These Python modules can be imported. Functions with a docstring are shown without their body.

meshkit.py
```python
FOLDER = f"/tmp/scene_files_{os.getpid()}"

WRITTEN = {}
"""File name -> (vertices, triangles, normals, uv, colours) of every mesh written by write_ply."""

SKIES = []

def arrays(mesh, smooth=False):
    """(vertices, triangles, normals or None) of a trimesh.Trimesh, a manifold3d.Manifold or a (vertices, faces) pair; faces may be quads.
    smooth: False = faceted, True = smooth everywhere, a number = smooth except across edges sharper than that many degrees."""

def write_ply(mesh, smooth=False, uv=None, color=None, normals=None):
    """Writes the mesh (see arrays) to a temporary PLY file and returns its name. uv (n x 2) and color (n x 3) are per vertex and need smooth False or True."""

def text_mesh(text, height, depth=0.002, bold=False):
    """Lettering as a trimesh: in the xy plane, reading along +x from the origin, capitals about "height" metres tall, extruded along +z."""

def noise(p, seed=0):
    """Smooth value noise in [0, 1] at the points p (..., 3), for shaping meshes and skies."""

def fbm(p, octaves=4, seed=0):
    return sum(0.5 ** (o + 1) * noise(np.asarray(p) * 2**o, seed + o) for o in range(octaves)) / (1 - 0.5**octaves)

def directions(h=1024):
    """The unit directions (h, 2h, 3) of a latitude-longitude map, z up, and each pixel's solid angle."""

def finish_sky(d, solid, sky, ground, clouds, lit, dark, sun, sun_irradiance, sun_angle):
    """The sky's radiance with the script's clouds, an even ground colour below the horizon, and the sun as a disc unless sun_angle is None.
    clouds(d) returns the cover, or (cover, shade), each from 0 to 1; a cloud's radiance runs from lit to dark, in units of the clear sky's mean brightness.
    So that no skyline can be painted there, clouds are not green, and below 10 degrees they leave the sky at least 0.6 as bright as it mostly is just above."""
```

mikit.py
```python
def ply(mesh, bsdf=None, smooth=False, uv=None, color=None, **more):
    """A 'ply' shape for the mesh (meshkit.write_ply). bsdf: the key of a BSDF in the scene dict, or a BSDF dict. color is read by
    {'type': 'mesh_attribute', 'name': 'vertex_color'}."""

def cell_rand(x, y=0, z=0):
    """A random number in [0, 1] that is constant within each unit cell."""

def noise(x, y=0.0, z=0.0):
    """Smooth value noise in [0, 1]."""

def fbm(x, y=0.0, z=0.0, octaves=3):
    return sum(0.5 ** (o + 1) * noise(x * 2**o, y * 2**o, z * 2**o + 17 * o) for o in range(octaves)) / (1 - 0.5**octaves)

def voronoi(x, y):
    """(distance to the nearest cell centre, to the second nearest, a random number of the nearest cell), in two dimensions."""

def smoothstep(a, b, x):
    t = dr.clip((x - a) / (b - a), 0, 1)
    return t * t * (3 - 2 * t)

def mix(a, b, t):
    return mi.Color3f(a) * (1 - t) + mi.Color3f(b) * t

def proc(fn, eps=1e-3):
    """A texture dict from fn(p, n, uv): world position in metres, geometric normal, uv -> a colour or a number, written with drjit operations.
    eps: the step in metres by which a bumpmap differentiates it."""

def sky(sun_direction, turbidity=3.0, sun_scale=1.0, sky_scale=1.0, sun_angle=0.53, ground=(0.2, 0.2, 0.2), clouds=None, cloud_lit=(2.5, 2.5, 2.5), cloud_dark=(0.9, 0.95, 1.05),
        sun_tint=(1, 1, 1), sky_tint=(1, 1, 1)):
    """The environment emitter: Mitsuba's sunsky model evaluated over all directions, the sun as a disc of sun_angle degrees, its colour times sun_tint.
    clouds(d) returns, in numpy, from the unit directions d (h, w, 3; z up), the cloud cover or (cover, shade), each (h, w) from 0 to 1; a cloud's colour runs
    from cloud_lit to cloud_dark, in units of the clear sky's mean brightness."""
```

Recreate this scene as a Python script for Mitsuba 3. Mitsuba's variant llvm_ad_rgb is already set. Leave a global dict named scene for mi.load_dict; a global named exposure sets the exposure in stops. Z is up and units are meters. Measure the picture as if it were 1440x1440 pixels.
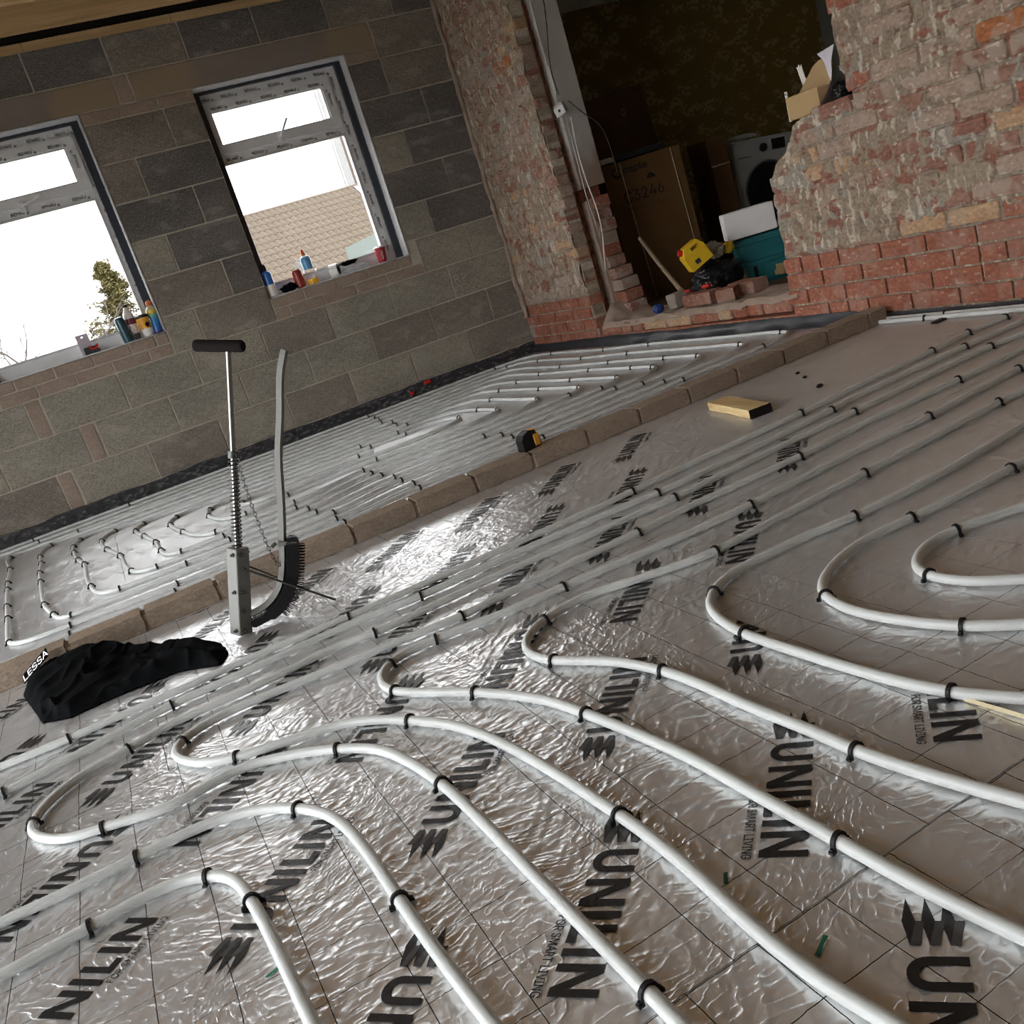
import math, random
import numpy as np
import trimesh
import mitsuba as mi
import drjit as dr
import mikit, meshkit
from mikit import noise, fbm, voronoi, cell_rand, smoothstep, mix
from manifold3d import Manifold
import shapely
from shapely.geometry import Polygon, LineString, box as sbox
from shapely import affinity
from shapely.ops import unary_union

# ------------------------------------------------------------------ camera, sky, exposure
scene = {}
labels = {}
exposure = 4.5
CAM = np.array([-2.4545, -6.1498, 0.7906])
RIGHT = np.array([0.8593, -0.4171, -0.2960])
DOWN = np.array([-0.3778, -0.1276, -0.9170])
FWD = np.array([0.3447, 0.8999, -0.2673])
scene['camera'] = {'type': 'perspective', 'fov': math.degrees(2 * math.atan(720 / 1313.24)), 'fov_axis': 'x', 'near_clip': 0.05, 'far_clip': 500.0,
                   'to_world': mi.ScalarTransform4f().look_at(origin=CAM.tolist(), target=(CAM + FWD).tolist(), up=(-DOWN).tolist())}


def clouds(d):
    c = meshkit.fbm(d * [2.0, 2.0, 4.0] + 5.0, 4, seed=3)
    return np.ones(d.shape[:2]), np.clip((c - 0.4) * 1.5, 0, 1) * 0.5


scene['sky'] = mikit.sky((0.35, -0.55, 0.75), turbidity=4.0, sun_scale=0.0, sky_scale=1.0, ground=(0.25, 0.25, 0.24), clouds=clouds,
                         cloud_lit=(2.6, 2.6, 2.6), cloud_dark=(1.7, 1.75, 1.85))

# ------------------------------------------------------------------ helpers
rng = np.random.default_rng(7)
counts = {}


def numbered(name):
    if name not in counts and name not in scene and name not in labels:
        counts[name] = 0
        return name
    n = counts.get(name, 0)
    while True:
        n += 1
        k = f'{name}_{n:03d}'
        if k not in scene and k not in labels:
            counts[name] = n
            return k


def T4(m):
    return mi.ScalarTransform4f(np.asarray(m, float).tolist())


def put(name, mesh, mat, parent=None, smooth=False, label=None, cat=None, group=None, kind=None, m=None):
    """One entry of the scene under its own key (parent__name); mesh may be a ply dict that is shared."""
    key = numbered(f'{parent}__{name}' if parent else name)
    d = dict(mesh) if isinstance(mesh, dict) else mikit.ply(mesh, mat, smooth=smooth)
    if isinstance(mesh, dict) and mat is not None:
        d['bsdf'] = {'type': 'ref', 'id': mat}
    if m is not None:
        d['to_world'] = T4(m)
    scene[key] = d
    tag(key, label, cat, group, kind)
    return key


def tag(key, label=None, cat=None, group=None, kind=None):
    e = {}
    if label: e['label'] = label
    if cat: e['category'] = cat
    if group: e['group'] = group
    if kind: e['kind'] = kind
    if e: labels[key] = e


def thing(name, label, cat, group=None):
    key = numbered(name)
    tag(key, label, cat, group)
    return key


def shape(mesh, smooth=False):
    return mikit.ply(mesh, None, smooth=smooth)


def mat4(cols, o):
    m = np.eye(4)
    m[:3, :3] = np.array(cols).T
    m[:3, 3] = o
    return m


def move(x, y, z):
    m = np.eye(4); m[:3, 3] = (x, y, z); return m


def rot(axis, deg):
    return trimesh.transformations.rotation_matrix(math.radians(deg), axis)


def join(ms):
    return trimesh.util.concatenate([m for m in ms if m is not None])


def boxm(x0, x1, y0, y1, z0, z1, c=0.0):
    """A box, its edges chamfered by c."""
    if c <= 0:
        b = trimesh.creation.box(bounds=[[x0, y0, z0], [x1, y1, z1]])
        return b
    pts = []
    for sx in (0, 1):
        for sy in (0, 1):
            for sz in (0, 1):
                px, py, pz = (x1, x0)[sx == 0], (y1, y0)[sy == 0], (z1, z0)[sz == 0]
                dx, dy, dz = (c if sx == 0 else -c), (c if sy == 0 else -c), (c if sz == 0 else -c)
                pts += [(px, py + dy, pz + dz), (px + dx, py, pz + dz), (px + dx, py + dy, pz)]
    return trimesh.Trimesh(*hull(pts), process=False)


def hull(pts):
    h = Manifold.hull_points([tuple(map(float, p)) for p in pts]).to_mesh()
    return np.asarray(h.vert_properties[:, :3]), np.asarray(h.tri_verts)


def extr(poly, h, z=0.0):
    ms = [trimesh.creation.extrude_polygon(g, h, engine='earcut') for g in getattr(poly, 'geoms', [poly]) if g.area > 1e-9]
    r = join(ms)
    r.apply_translation((0, 0, z))
    return r


def lathe(prof, n=28):
    """Profile [(r, z)...] turned round z."""
    prof = np.array(prof, float)
    a = np.arange(n) * 2 * np.pi / n
    v = np.stack([prof[:, None, 0] * np.cos(a), prof[:, None, 0] * np.sin(a), np.broadcast_to(prof[:, None, 1], (len(prof), n))], -1).reshape(-1, 3)
    i, j = np.meshgrid(np.arange(len(prof) - 1), np.arange(n), indexing='ij')
    q = np.stack([i * n + j, i * n + (j + 1) % n, (i + 1) * n + (j + 1) % n, (i + 1) * n + j], -1).reshape(-1, 4)
    f = np.vstack([q[:, [0, 1, 2]], q[:, [0, 2, 3]]])
    m = trimesh.Trimesh(v, f, process=True)
    m.update_faces(m.nondegenerate_faces())
    return m


def smooth_path(pts, step=0.02, rounds=3):
    """Catmull-Rom through the points, resampled evenly."""
    p = np.array(pts, float)
    q = np.vstack([2 * p[0] - p[1], p, 2 * p[-1] - p[-2]])
    out = []
    for i in range(1, len(q) - 2):
        a, b, c, d = q[i - 1:i + 3]
        n = max(2, int(np.linalg.norm(c - b) / step * 2))
        t = np.linspace(0, 1, n, endpoint=False)[:, None]
        # centripetal-like: limit tangents
        lb = np.linalg.norm(c - b)
        m1 = (c - a) / max(np.linalg.norm(c - b) + np.linalg.norm(b - a), 1e-9) * lb
        m2 = (d - b) / max(np.linalg.norm(d - c) + np.linalg.norm(c - b), 1e-9) * lb
        h = (2 * t**3 - 3 * t**2 + 1) * b + (t**3 - 2 * t**2 + t) * m1 + (-2 * t**3 + 3 * t**2) * c + (t**3 - t**2) * m2
        out.append(h)
    o = np.vstack(out + [p[-1:]])
    L = np.r_[0, np.cumsum(np.linalg.norm(np.diff(o, axis=0), axis=1))]
    n = max(2, int(L[-1] / step))
    u = np.linspace(0, L[-1], n + 1)
    o = np.stack([np.interp(u, L, o[:, k]) for k in range(o.shape[1])], 1)
    for _ in range(rounds):
        o[1:-1] = 0.25 * o[:-2] + 0.5 * o[1:-1] + 0.25 * o[2:]
    return o


def tube(path, r, sides=10, caps=True):
    p = np.asarray(path, float)
    n = len(p)
    t = np.gradient(p, axis=0)
    t /= np.linalg.norm(t, axis=1, keepdims=True) + 1e-12
    ref = np.array([0, 0, 1.0]) if np.abs(t[:, 2]).max() < 0.9 else np.array([0.31, 0.9, 0.2])
    a = np.zeros_like(p)
    a[0] = np.cross(t[0], ref); a[0] /= np.linalg.norm(a[0]) + 1e-12
    for i in range(1, n):
        a[i] = a[i - 1] - t[i] * (a[i - 1] @ t[i])
        a[i] /= np.linalg.norm(a[i]) + 1e-12
    b = np.cross(t, a)
    ang = np.arange(sides) * 2 * np.pi / sides
    rr = np.broadcast_to(np.asarray(r, float), (n,))
    v = p[:, None] + rr[:, None, None] * (np.cos(ang)[None, :, None] * a[:, None] + np.sin(ang)[None, :, None] * b[:, None])
    v = v.reshape(-1, 3)
    i, j = np.meshgrid(np.arange(n - 1), np.arange(sides), indexing='ij')
    q = np.stack([i * sides + j, i * sides + (j + 1) % sides, (i + 1) * sides + (j + 1) % sides, (i + 1) * sides + j], -1).reshape(-1, 4)
    f = np.vstack([q[:, [0, 1, 2]], q[:, [0, 2, 3]]])
    if caps:
        v = np.vstack([v, p[:1], p[-1:]])
        k = np.arange(sides)
        f = np.vstack([f, np.stack([np.full(sides, n * sides), (k + 1) % sides, k], 1),
                       np.stack([np.full(sides, n * sides + 1), (n - 1) * sides + k, (n - 1) * sides + (k + 1) % sides], 1)])
    return trimesh.Trimesh(v, f, process=False)


def sweep(path, prof, up=(0, 0, 1)):
    """A closed profile [(a, b)...] swept along a path; a is sideways, b along 'up'."""
    p = np.asarray(path, float); prof = np.asarray(prof, float)
    t = np.gradient(p, axis=0); t /= np.linalg.norm(t, axis=1, keepdims=True)
    a = np.cross(t, np.asarray(up, float)); a /= np.linalg.norm(a, axis=1, keepdims=True)
    b = np.cross(a, t)
    s = len(prof)
    v = (p[:, None] + prof[None, :, :1] * a[:, None] + prof[None, :, 1:] * b[:, None]).reshape(-1, 3)
    n = len(p)
    i, j = np.meshgrid(np.arange(n - 1), np.arange(s), indexing='ij')
    q = np.stack([i * s + j, i * s + (j + 1) % s, (i + 1) * s + (j + 1) % s, (i + 1) * s + j], -1).reshape(-1, 4)
    f = [q[:, [0, 1, 2]], q[:, [0, 2, 3]]]
    k = np.arange(1, s - 1)
    f += [np.stack([0 * k, k + 1, k], 1), np.stack([0 * k + (n - 1) * s, (n - 1) * s + k, (n - 1) * s + k + 1], 1)]
    return trimesh.Trimesh(v, np.vstack(f), process=False)


def grid_mesh(P):
    """A grid of points (h, w, 3) as a surface."""
    h, w = P.shape[:2]
    i, j = np.meshgrid(np.arange(h - 1), np.arange(w - 1), indexing='ij')
    a = i * w + j
    q = np.stack([a, a + 1, a + w + 1, a + w], -1).reshape(-1, 4)
    return trimesh.Trimesh(P.reshape(-1, 3), np.vstack([q[:, [0, 1, 2]], q[:, [0, 2, 3]]]), process=False)


def rough_box(lx, ly, lz, size=0.03, amp=0.003, seed=0, freq=30.0, chip=0.0):
    """A box from 0 to (lx, ly, lz) with worn, uneven faces."""
    m = trimesh.creation.box(bounds=[[0, 0, 0], [lx, ly, lz]])
    v, f = trimesh.remesh.subdivide_to_size(m.vertices, m.faces, size)
    m = trimesh.Trimesh(v, f, process=True)
    v = np.array(m.vertices)
    c = np.array([lx, ly, lz]) / 2
    d = np.stack([meshkit.fbm(v * freq + 31 * k + seed * 7.3, 3, seed=seed + k) - 0.5 for k in range(3)], -1)
    v = v + d * 2 * amp
    if chip > 0:  # pull in edges and corners
        e = (np.abs(v - c) > c - 0.012).sum(1)
        k = np.clip(e - 1, 0, 2) * chip * (0.4 + 1.2 * meshkit.noise(v * 40 + seed, seed))
        v = v + (c - v) / np.linalg.norm(c - v, axis=1, keepdims=True) * k[:, None]
    m.vertices = v
    return m


# ------------------------------------------------------------------ materials
def tex(v):
    if callable(v):
        return mikit.proc(v)
    if isinstance(v, (tuple, list)):
        return {'type': 'rgb', 'value': list(v)}
    return v


def mat(name, color, rough=0.6, metal=0.0, spec=0.5, bump=None, scale=1.0, eps=1e-3, **kw):
    b = {'type': 'principled', 'base_color': tex(color), 'roughness': tex(rough), 'metallic': tex(metal), 'specular': spec, **{k: tex(v) for k, v in kw.items()}}
    if bump is not None:
        b = {'type': 'bumpmap', 'tex': mikit.proc(bump, eps), 'scale': scale, 'nested': b}
    scene[name] = {'type': 'twosided', 'inner': b}
    return name


C3 = mi.Color3f


def ridge(v, k=6):
    r = 1 - dr.abs(2 * v - 1)
    r2 = r * r
    return r2 * r2 * r2 if k == 6 else r2 * r2 * r2 * r2


def foil_h(p, n, uv):
    x, y = p.x, p.y
    w1 = noise(x * 7, y * 7, 3.0) - 0.5
    w2 = noise(x * 7, y * 7, 9.0) - 0.5
    a = noise(x * 30 + w1 * 5, y * 55 + w2 * 5, 1.0)
    u, v = x * 0.72 + y * 0.69, -x * 0.69 + y * 0.72
    b = noise(u * 34 + w2 * 6, v * 72 + w1 * 4, 5.0)
    m = smoothstep(0.35, 0.7, noise(x * 11, y * 11, 21.0))
    d = noise(x * 75 + w2 * 9, y * 95 + w1 * 9, 31.0)
    return 0.0011 * ridge(d) + 0.0018 * ridge(a) * (0.35 + 0.65 * m) + 0.0009 * ridge(b) * (1 - 0.6 * m) + 0.0013 * noise(x * 22, y * 30, 2.0) + 0.0018 * noise(x * 8, y * 8, 14.0)


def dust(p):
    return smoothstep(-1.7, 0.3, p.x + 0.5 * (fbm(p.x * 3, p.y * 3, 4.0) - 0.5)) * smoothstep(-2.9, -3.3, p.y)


def foil_c(p, n, uv):
    x, y = p.x, p.y
    wob = 0.004 * (noise(x * 9, y * 9, 8.0) - 0.5)
    near = dr.select(y < -3.09, mi.Float(1), mi.Float(0))
    off = dr.select(y < -5.397, mi.Float(0.033), mi.Float(0))
    gx = (x + 1.78 - off + wob) * 10
    gy = (y + 5.299 + wob) * 10
    dx = dr.abs(gx - dr.round(gx)) * 0.1
    dy = dr.abs(gy - dr.round(gy)) * 0.1
    lx = 1 - smoothstep(0.0003, 0.0010, dx)
    ly = (1 - smoothstep(0.0003, 0.0010, dy)) * (0.55 + 0.45 * smoothstep(0.3, 0.6, noise(x * 6, y * 2, 2.0)))
    line = dr.maximum(lx, ly) * near * (1 - 0.9 * smoothstep(-1.65, -1.2, x + 0.3 * (noise(x * 5, y * 5, 6.0) - 0.5)) * smoothstep(-5.3, -4.7, y))
    c = mix((0.80, 0.815, 0.83), (0.70, 0.71, 0.715), fbm(x * 5, y * 5, 1.0))
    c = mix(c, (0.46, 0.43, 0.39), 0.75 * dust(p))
    return mix(c, (0.012, 0.012, 0.013), line)


def foil_m(p, n, uv):
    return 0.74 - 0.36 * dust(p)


def foil_r(p, n, uv):
    return 0.28 + 0.08 * fbm(p.x * 6, p.y * 6, 3.0) + 0.16 * dust(p)


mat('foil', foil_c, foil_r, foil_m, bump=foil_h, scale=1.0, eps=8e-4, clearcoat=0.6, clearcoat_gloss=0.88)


def fine_h(p, n, uv):
    x, y = p.x, p.y
    w = noise(x * 9, y * 9, 3.0) - 0.5
    return 0.0009 * ridge(noise(x * 62 + w * 9, y * 90 - w * 9, 31.0)) + 0.0006 * noise(x * 110, y * 140, 7.0)


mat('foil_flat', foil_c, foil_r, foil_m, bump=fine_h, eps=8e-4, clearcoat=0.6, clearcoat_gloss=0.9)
mat('print_black', (0.016, 0.016, 0.017), 0.35, 0.1, spec=0.4)
mat('print_grey', (0.05, 0.05, 0.05), 0.35, 0.1, spec=0.4)
mat('pipe_white', (0.53, 0.555, 0.55), 0.36, spec=0.45)
mat('clip_black', (0.008, 0.008, 0.009), 0.5, spec=0.25)


def speck(p, s):
    return fbm(p.x * s, p.y * s + p.z * 0.37 * s, p.z * s, octaves=3)


def block_c(base, alt):
    def f(p, n, uv):
        g = noise(p.x * 260, p.y * 260, p.z * 260)
        c = mix(base, alt, smoothstep(0.3, 0.7, fbm(p.x * 3.1, p.y * 3.1, p.z * 4.3)))
        c = c * (0.72 + 0.56 * noise(p.x * 130, p.y * 130, p.z * 130))
        c = mix(c, (0.05, 0.048, 0.044), 0.55 * smoothstep(0.72, 0.86, g))
        return mix(c, (0.42, 0.40, 0.36), 0.5 * smoothstep(0.80, 0.92, noise(p.x * 150, p.y * 150 + 7, p.z * 150)) + 0.22 * smoothstep(0.6, 0.8, fbm(p.x * 9, p.y * 9, p.z * 14)))
    return f


def block_h(p, n, uv):
    return 0.0016 * noise(p.x * 170, p.y * 170, p.z * 170) + 0.003 * fbm(p.x * 22, p.y * 22, p.z * 22)


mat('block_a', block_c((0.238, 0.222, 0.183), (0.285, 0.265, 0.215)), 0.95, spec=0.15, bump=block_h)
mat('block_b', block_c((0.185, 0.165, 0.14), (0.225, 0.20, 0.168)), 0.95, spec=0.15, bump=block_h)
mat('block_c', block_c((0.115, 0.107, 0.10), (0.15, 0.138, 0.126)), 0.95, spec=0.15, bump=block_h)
mat('mortar', lambda p, n, uv: mix((0.33, 0.30, 0.25), (0.44, 0.405, 0.345), fbm(p.x * 12, p.y * 12, p.z * 12)), 0.95, spec=0.1, bump=block_h)
mat('common_brick', lambda p, n, uv: mix((0.26, 0.20, 0.16), (0.33, 0.265, 0.215), fbm(p.x * 7, p.y * 7, p.z * 9)) * (0.8 + 0.4 * noise(p.x * 150, p.y * 150, p.z * 150)), 0.95, spec=0.1, bump=block_h)
mat('lintel_concrete', lambda p, n, uv: mix(mix((0.26, 0.225, 0.195), (0.215, 0.185, 0.16), fbm(p.x * 6, p.y * 6, p.z * 9)), (0.30, 0.235, 0.15),
    smoothstep(0.28, 0.16, dr.minimum(dr.minimum(dr.abs(p.x + 1.40), dr.abs(p.x + 1.80)), dr.abs(p.x + 0.16)) + 0.12 * (noise(p.x * 9, 3.0, p.z * 9) - 0.3)) * 0.75), 0.9, spec=0.1, bump=block_h)


def brick_tone(a, b, lime):
    def f(p, n, uv):
        q = cell_rand(dr.floor(p.y * 4.4 + 50), dr.floor(p.z * 13.3), 1.0)
        c = mix(a, b, 0.6 * q + 0.4 * fbm(p.x * 8, p.y * 11, p.z * 16))
        c = c * (0.75 + 0.5 * noise(p.x * 90, p.y * 90, p.z * 90))
        w = smoothstep(0.47, 0.66, fbm(p.x * 15, p.y * 17, p.z * 11 + 3) + 0.25 * (noise(p.y * 60, p.z * 14, 4.0) - 0.5))
        s = smoothstep(0.78, 0.84, noise(p.x * 70, p.y * 70, p.z * 70))
        return mix(mix(c, (0.38, 0.315, 0.26), lime * w), (0.62, 0.56, 0.48), s * (0.15 + 0.5 * lime))
    return f


def brick_h(p, n, uv):
    return 0.006 * fbm(p.x * 30, p.y * 34, p.z * 26) + 0.0015 * noise(p.x * 150, p.y * 150, p.z * 150)


mat('brick_red', brick_tone((0.24, 0.085, 0.055), (0.32, 0.13, 0.085), 0.25), 0.9, spec=0.15, bump=brick_h, scale=0.5)
mat('brick_old', brick_tone((0.22, 0.105, 0.075), (0.31, 0.185, 0.14), 0.7), 0.95, spec=0.1, bump=brick_h, scale=1.3)
mat('brick_pale', brick_tone((0.29, 0.20, 0.155), (0.37, 0.28, 0.22), 0.6), 0.95, spec=0.1, bump=brick_h, scale=1.3)
mat('brick_buff', brick_tone((0.40, 0.24, 0.14), (0.43, 0.30, 0.19), 0.35), 0.95, spec=0.1, bump=brick_h, scale=1.0)
mat('brick_orange', brick_tone((0.40, 0.16, 0.06), (0.34, 0.13, 0.06), 0.5), 0.9, spec=0.1, bump=brick_h)


def render_c(p, n, uv):
    c = mix((0.225, 0.172, 0.128), (0.36, 0.29, 0.218), fbm(p.x * 12, p.y * 14, p.z * 12))
    c = mix(c, (0.30, 0.265, 0.22), smoothstep(0.55, 0.7, fbm(p.x * 4, p.y * 5 + 8, p.z * 6)))
    st = smoothstep(0.66, 0.8, noise(p.y * 75, p.z * 22, 6.0))
    c = mix(c, (0.60, 0.53, 0.43), 0.6 * st)
    r = smoothstep(0.60, 0.72, fbm(p.y * 21, p.z * 27, 2.0))
    return mix(c, (0.25, 0.095, 0.065), 0.8 * r) * (0.75 + 0.5 * noise(p.x * 110, p.y * 110, p.z * 110))


def render_h(p, n, uv):
    return 0.008 * fbm(p.x * 40, p.y * 50, p.z * 34) + 0.003 * ridge(noise(p.y * 60 + 0.5 * p.z * 6, p.z * 16, 3.0)) + 0.0015 * noise(p.x * 150, p.y * 150, p.z * 150)


mat('render_left', render_c, 0.95, spec=0.15, bump=render_h, scale=1.9)


def wood_c(a, b, along='x'):
    def f(p, n, uv):
        u, v, w = (p.x, p.y, p.z) if along == 'x' else (p.y, p.x, p.z)
        g = fbm(u * 1.5, v * 28, w * 28)
        return mix(a, b, smoothstep(0.3, 0.7, g)) * (0.9 + 0.2 * noise(u * 5, v * 160, w * 160))
    return f


mat('pine', wood_c((0.42, 0.275, 0.13), (0.52, 0.36, 0.19)), 0.7, spec=0.25)
mat('deck_board', wood_c((0.38, 0.245, 0.12), (0.45, 0.30, 0.155)), 0.75, spec=0.2)
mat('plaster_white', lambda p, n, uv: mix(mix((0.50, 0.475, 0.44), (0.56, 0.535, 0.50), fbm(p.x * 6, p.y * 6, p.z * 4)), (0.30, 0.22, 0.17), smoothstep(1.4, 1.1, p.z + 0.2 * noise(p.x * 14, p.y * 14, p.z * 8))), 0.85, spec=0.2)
mat('bitumen', lambda p, n, uv: mix((0.022, 0.023, 0.027), (0.12, 0.12, 0.125), smoothstep(0.5, 0.75, fbm(p.x * 40, p.y * 40, p.z * 60))), 0.6, bump=lambda p, n, uv: 0.012 * fbm(p.x * 40, p.y * 40, p.z * 60), scale=1.0)
mat('black_sheet', (0.028, 0.030, 0.036), 0.38, spec=0.5)
mat('upvc', (0.60, 0.61, 0.62), 0.4, spec=0.4)
mat('film_grey', (0.45, 0.46, 0.47), 0.4, spec=0.4)
mat('closer_navy', (0.022, 0.027, 0.038), 0.4, spec=0.5)
mat('steel', (0.30, 0.30, 0.285), 0.3, 1.0)
mat('steel_dull', (0.36, 0.37, 0.35), 0.42, 0.85)
scene['pane_glass'] = {'type': 'thindielectric', 'int_ior': 1.5}

# ------------------------------------------------------------------ the setting
# block wall: y = 0, room at y < 0; brick wall: through CORNER along BD, its face turned to -BN
CORNER = np.array([0.4673, 0.0, 0.0])
AN = 0.05448
BD = np.array([math.sin(AN), -math.cos(AN), 0.0])
BN = np.array([math.cos(AN), math.sin(AN), 0.0])   # into the wall
ZZ = np.array([0, 0, 1.0])


def bw(s, d, z):
    """A point of the brick wall: s along it from the corner, d into the wall, height z."""
    return CORNER + BD * s + BN * d + ZZ * z


BW = mat4([BD, BN, ZZ], CORNER)
H = 2.76
CH = 0.2264
Z0 = 0.08
J = [Z0 + CH * k for k in range(11)]
WALLTOP = 2.557
WIN = [(-2.905, -1.887, 0.900, 2.185), (-1.222, -0.232, 0.900, 2.185)]

# --- block wall
wall = sbox(-4.9, 0.0, 0.60, WALLTOP)
holes = unary_union([sbox(a, c, b, d) for a, b, c, d in WIN])
m = extr(wall.difference(holes), 0.085)
m.apply_transform(np.array([[1, 0, 0, 0], [0, 0, 1, 0.006], [0, 1, 0, 0], [0, 0, 0, 1.0]]))
m.invert()
WB = put('wall_back', m, 'mortar', kind='structure', label='grey concrete block wall with two window openings')
# outer leaf behind the cavity
m = extr(sbox(-4.9, -0.3, 0.8, H).difference(unary_union([sbox(a + 0.03, c + 0.02, b - 0.03, d) for a, b, c, d in WIN])), 0.1)
m.apply_transform(np.array([[1, 0, 0, 0], [0, 0, 1, 0.20], [0, 1, 0, 0], [0, 0, 0, 1.0]]))
m.invert()
put('wall_outer', m, 'common_brick', kind='structure')

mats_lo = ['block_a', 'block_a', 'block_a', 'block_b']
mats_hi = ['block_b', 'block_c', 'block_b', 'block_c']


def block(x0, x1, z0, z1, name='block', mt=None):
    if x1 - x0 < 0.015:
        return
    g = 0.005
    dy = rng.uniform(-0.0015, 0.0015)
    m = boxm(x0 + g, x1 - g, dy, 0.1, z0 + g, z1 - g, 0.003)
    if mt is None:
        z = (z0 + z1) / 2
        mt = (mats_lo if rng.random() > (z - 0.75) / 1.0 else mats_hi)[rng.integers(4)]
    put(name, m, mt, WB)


def course(k, perps, skip=()):
    """Blocks between successive perpends of course k, cut at the windows."""
    xs = sorted(perps)
    z0, z1 = J[k], (J[k + 1] if k < 10 else WALLTOP + 0.003)
    for a, b in zip(xs[:-1], xs[1:]):
        parts = [(a, b)]
        if 3 <= k <= 8:
            for x0, x1, _, _ in WIN:
                parts = [q for p in parts for q in ((p[0], min(p[1], x0)), (max(p[0], x1), p[1])) if q[1] - q[0] > 0.015]
        for p in parts:
            block(*p, z0, z1)


END = 0.467
L0 = [END] + [-0.45 * i for i in range(7)]
course(0, L0)
block(-2.79, -2.705, J[0], J[1], 'brick', 'common_brick')
course(0, [-2.79, -3.24, -3.69, -4.14, -4.9])
course(1, [END, 0.225] + [0.225 - 0.45 * i for i in range(1, 7)])
block(-2.565, -2.48, J[1], J[2], 'brick', 'common_brick')
course(1, [-2.565, -3.04, -3.49, -3.94, -4.4, -4.9])
course(2, L0)
block(-2.79, -2.705, J[2], J[3], 'brick', 'common_brick')
course(2, [-2.79, -3.24, -3.69, -4.14, -4.9])
for k in range(3, 9):
    e = k % 2
    if k == 3:
        course(k, [END, 0.212, -0.165]); course(k, [-1.222, -1.684, -1.887])
    else:
        course(k, [END, 0.205 if e else -0.005, -0.245, -0.232]); course(k, [-1.222, -1.68 if e else -1.423, -1.887])
    course(k, [-2.905, -3.13 if e else -3.35, -3.58 if e else -3.8, -4.2, -4.9])
course(9, [END, -0.009]); course(9, [-3.35, -3.8, -4.25, -4.9])
course(10, [END, 0.182, -0.263, -0.72, -1.17, -1.616, -2.06, -2.51, -2.96, -3.4, -3.85, -4.3, -4.9])
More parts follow.
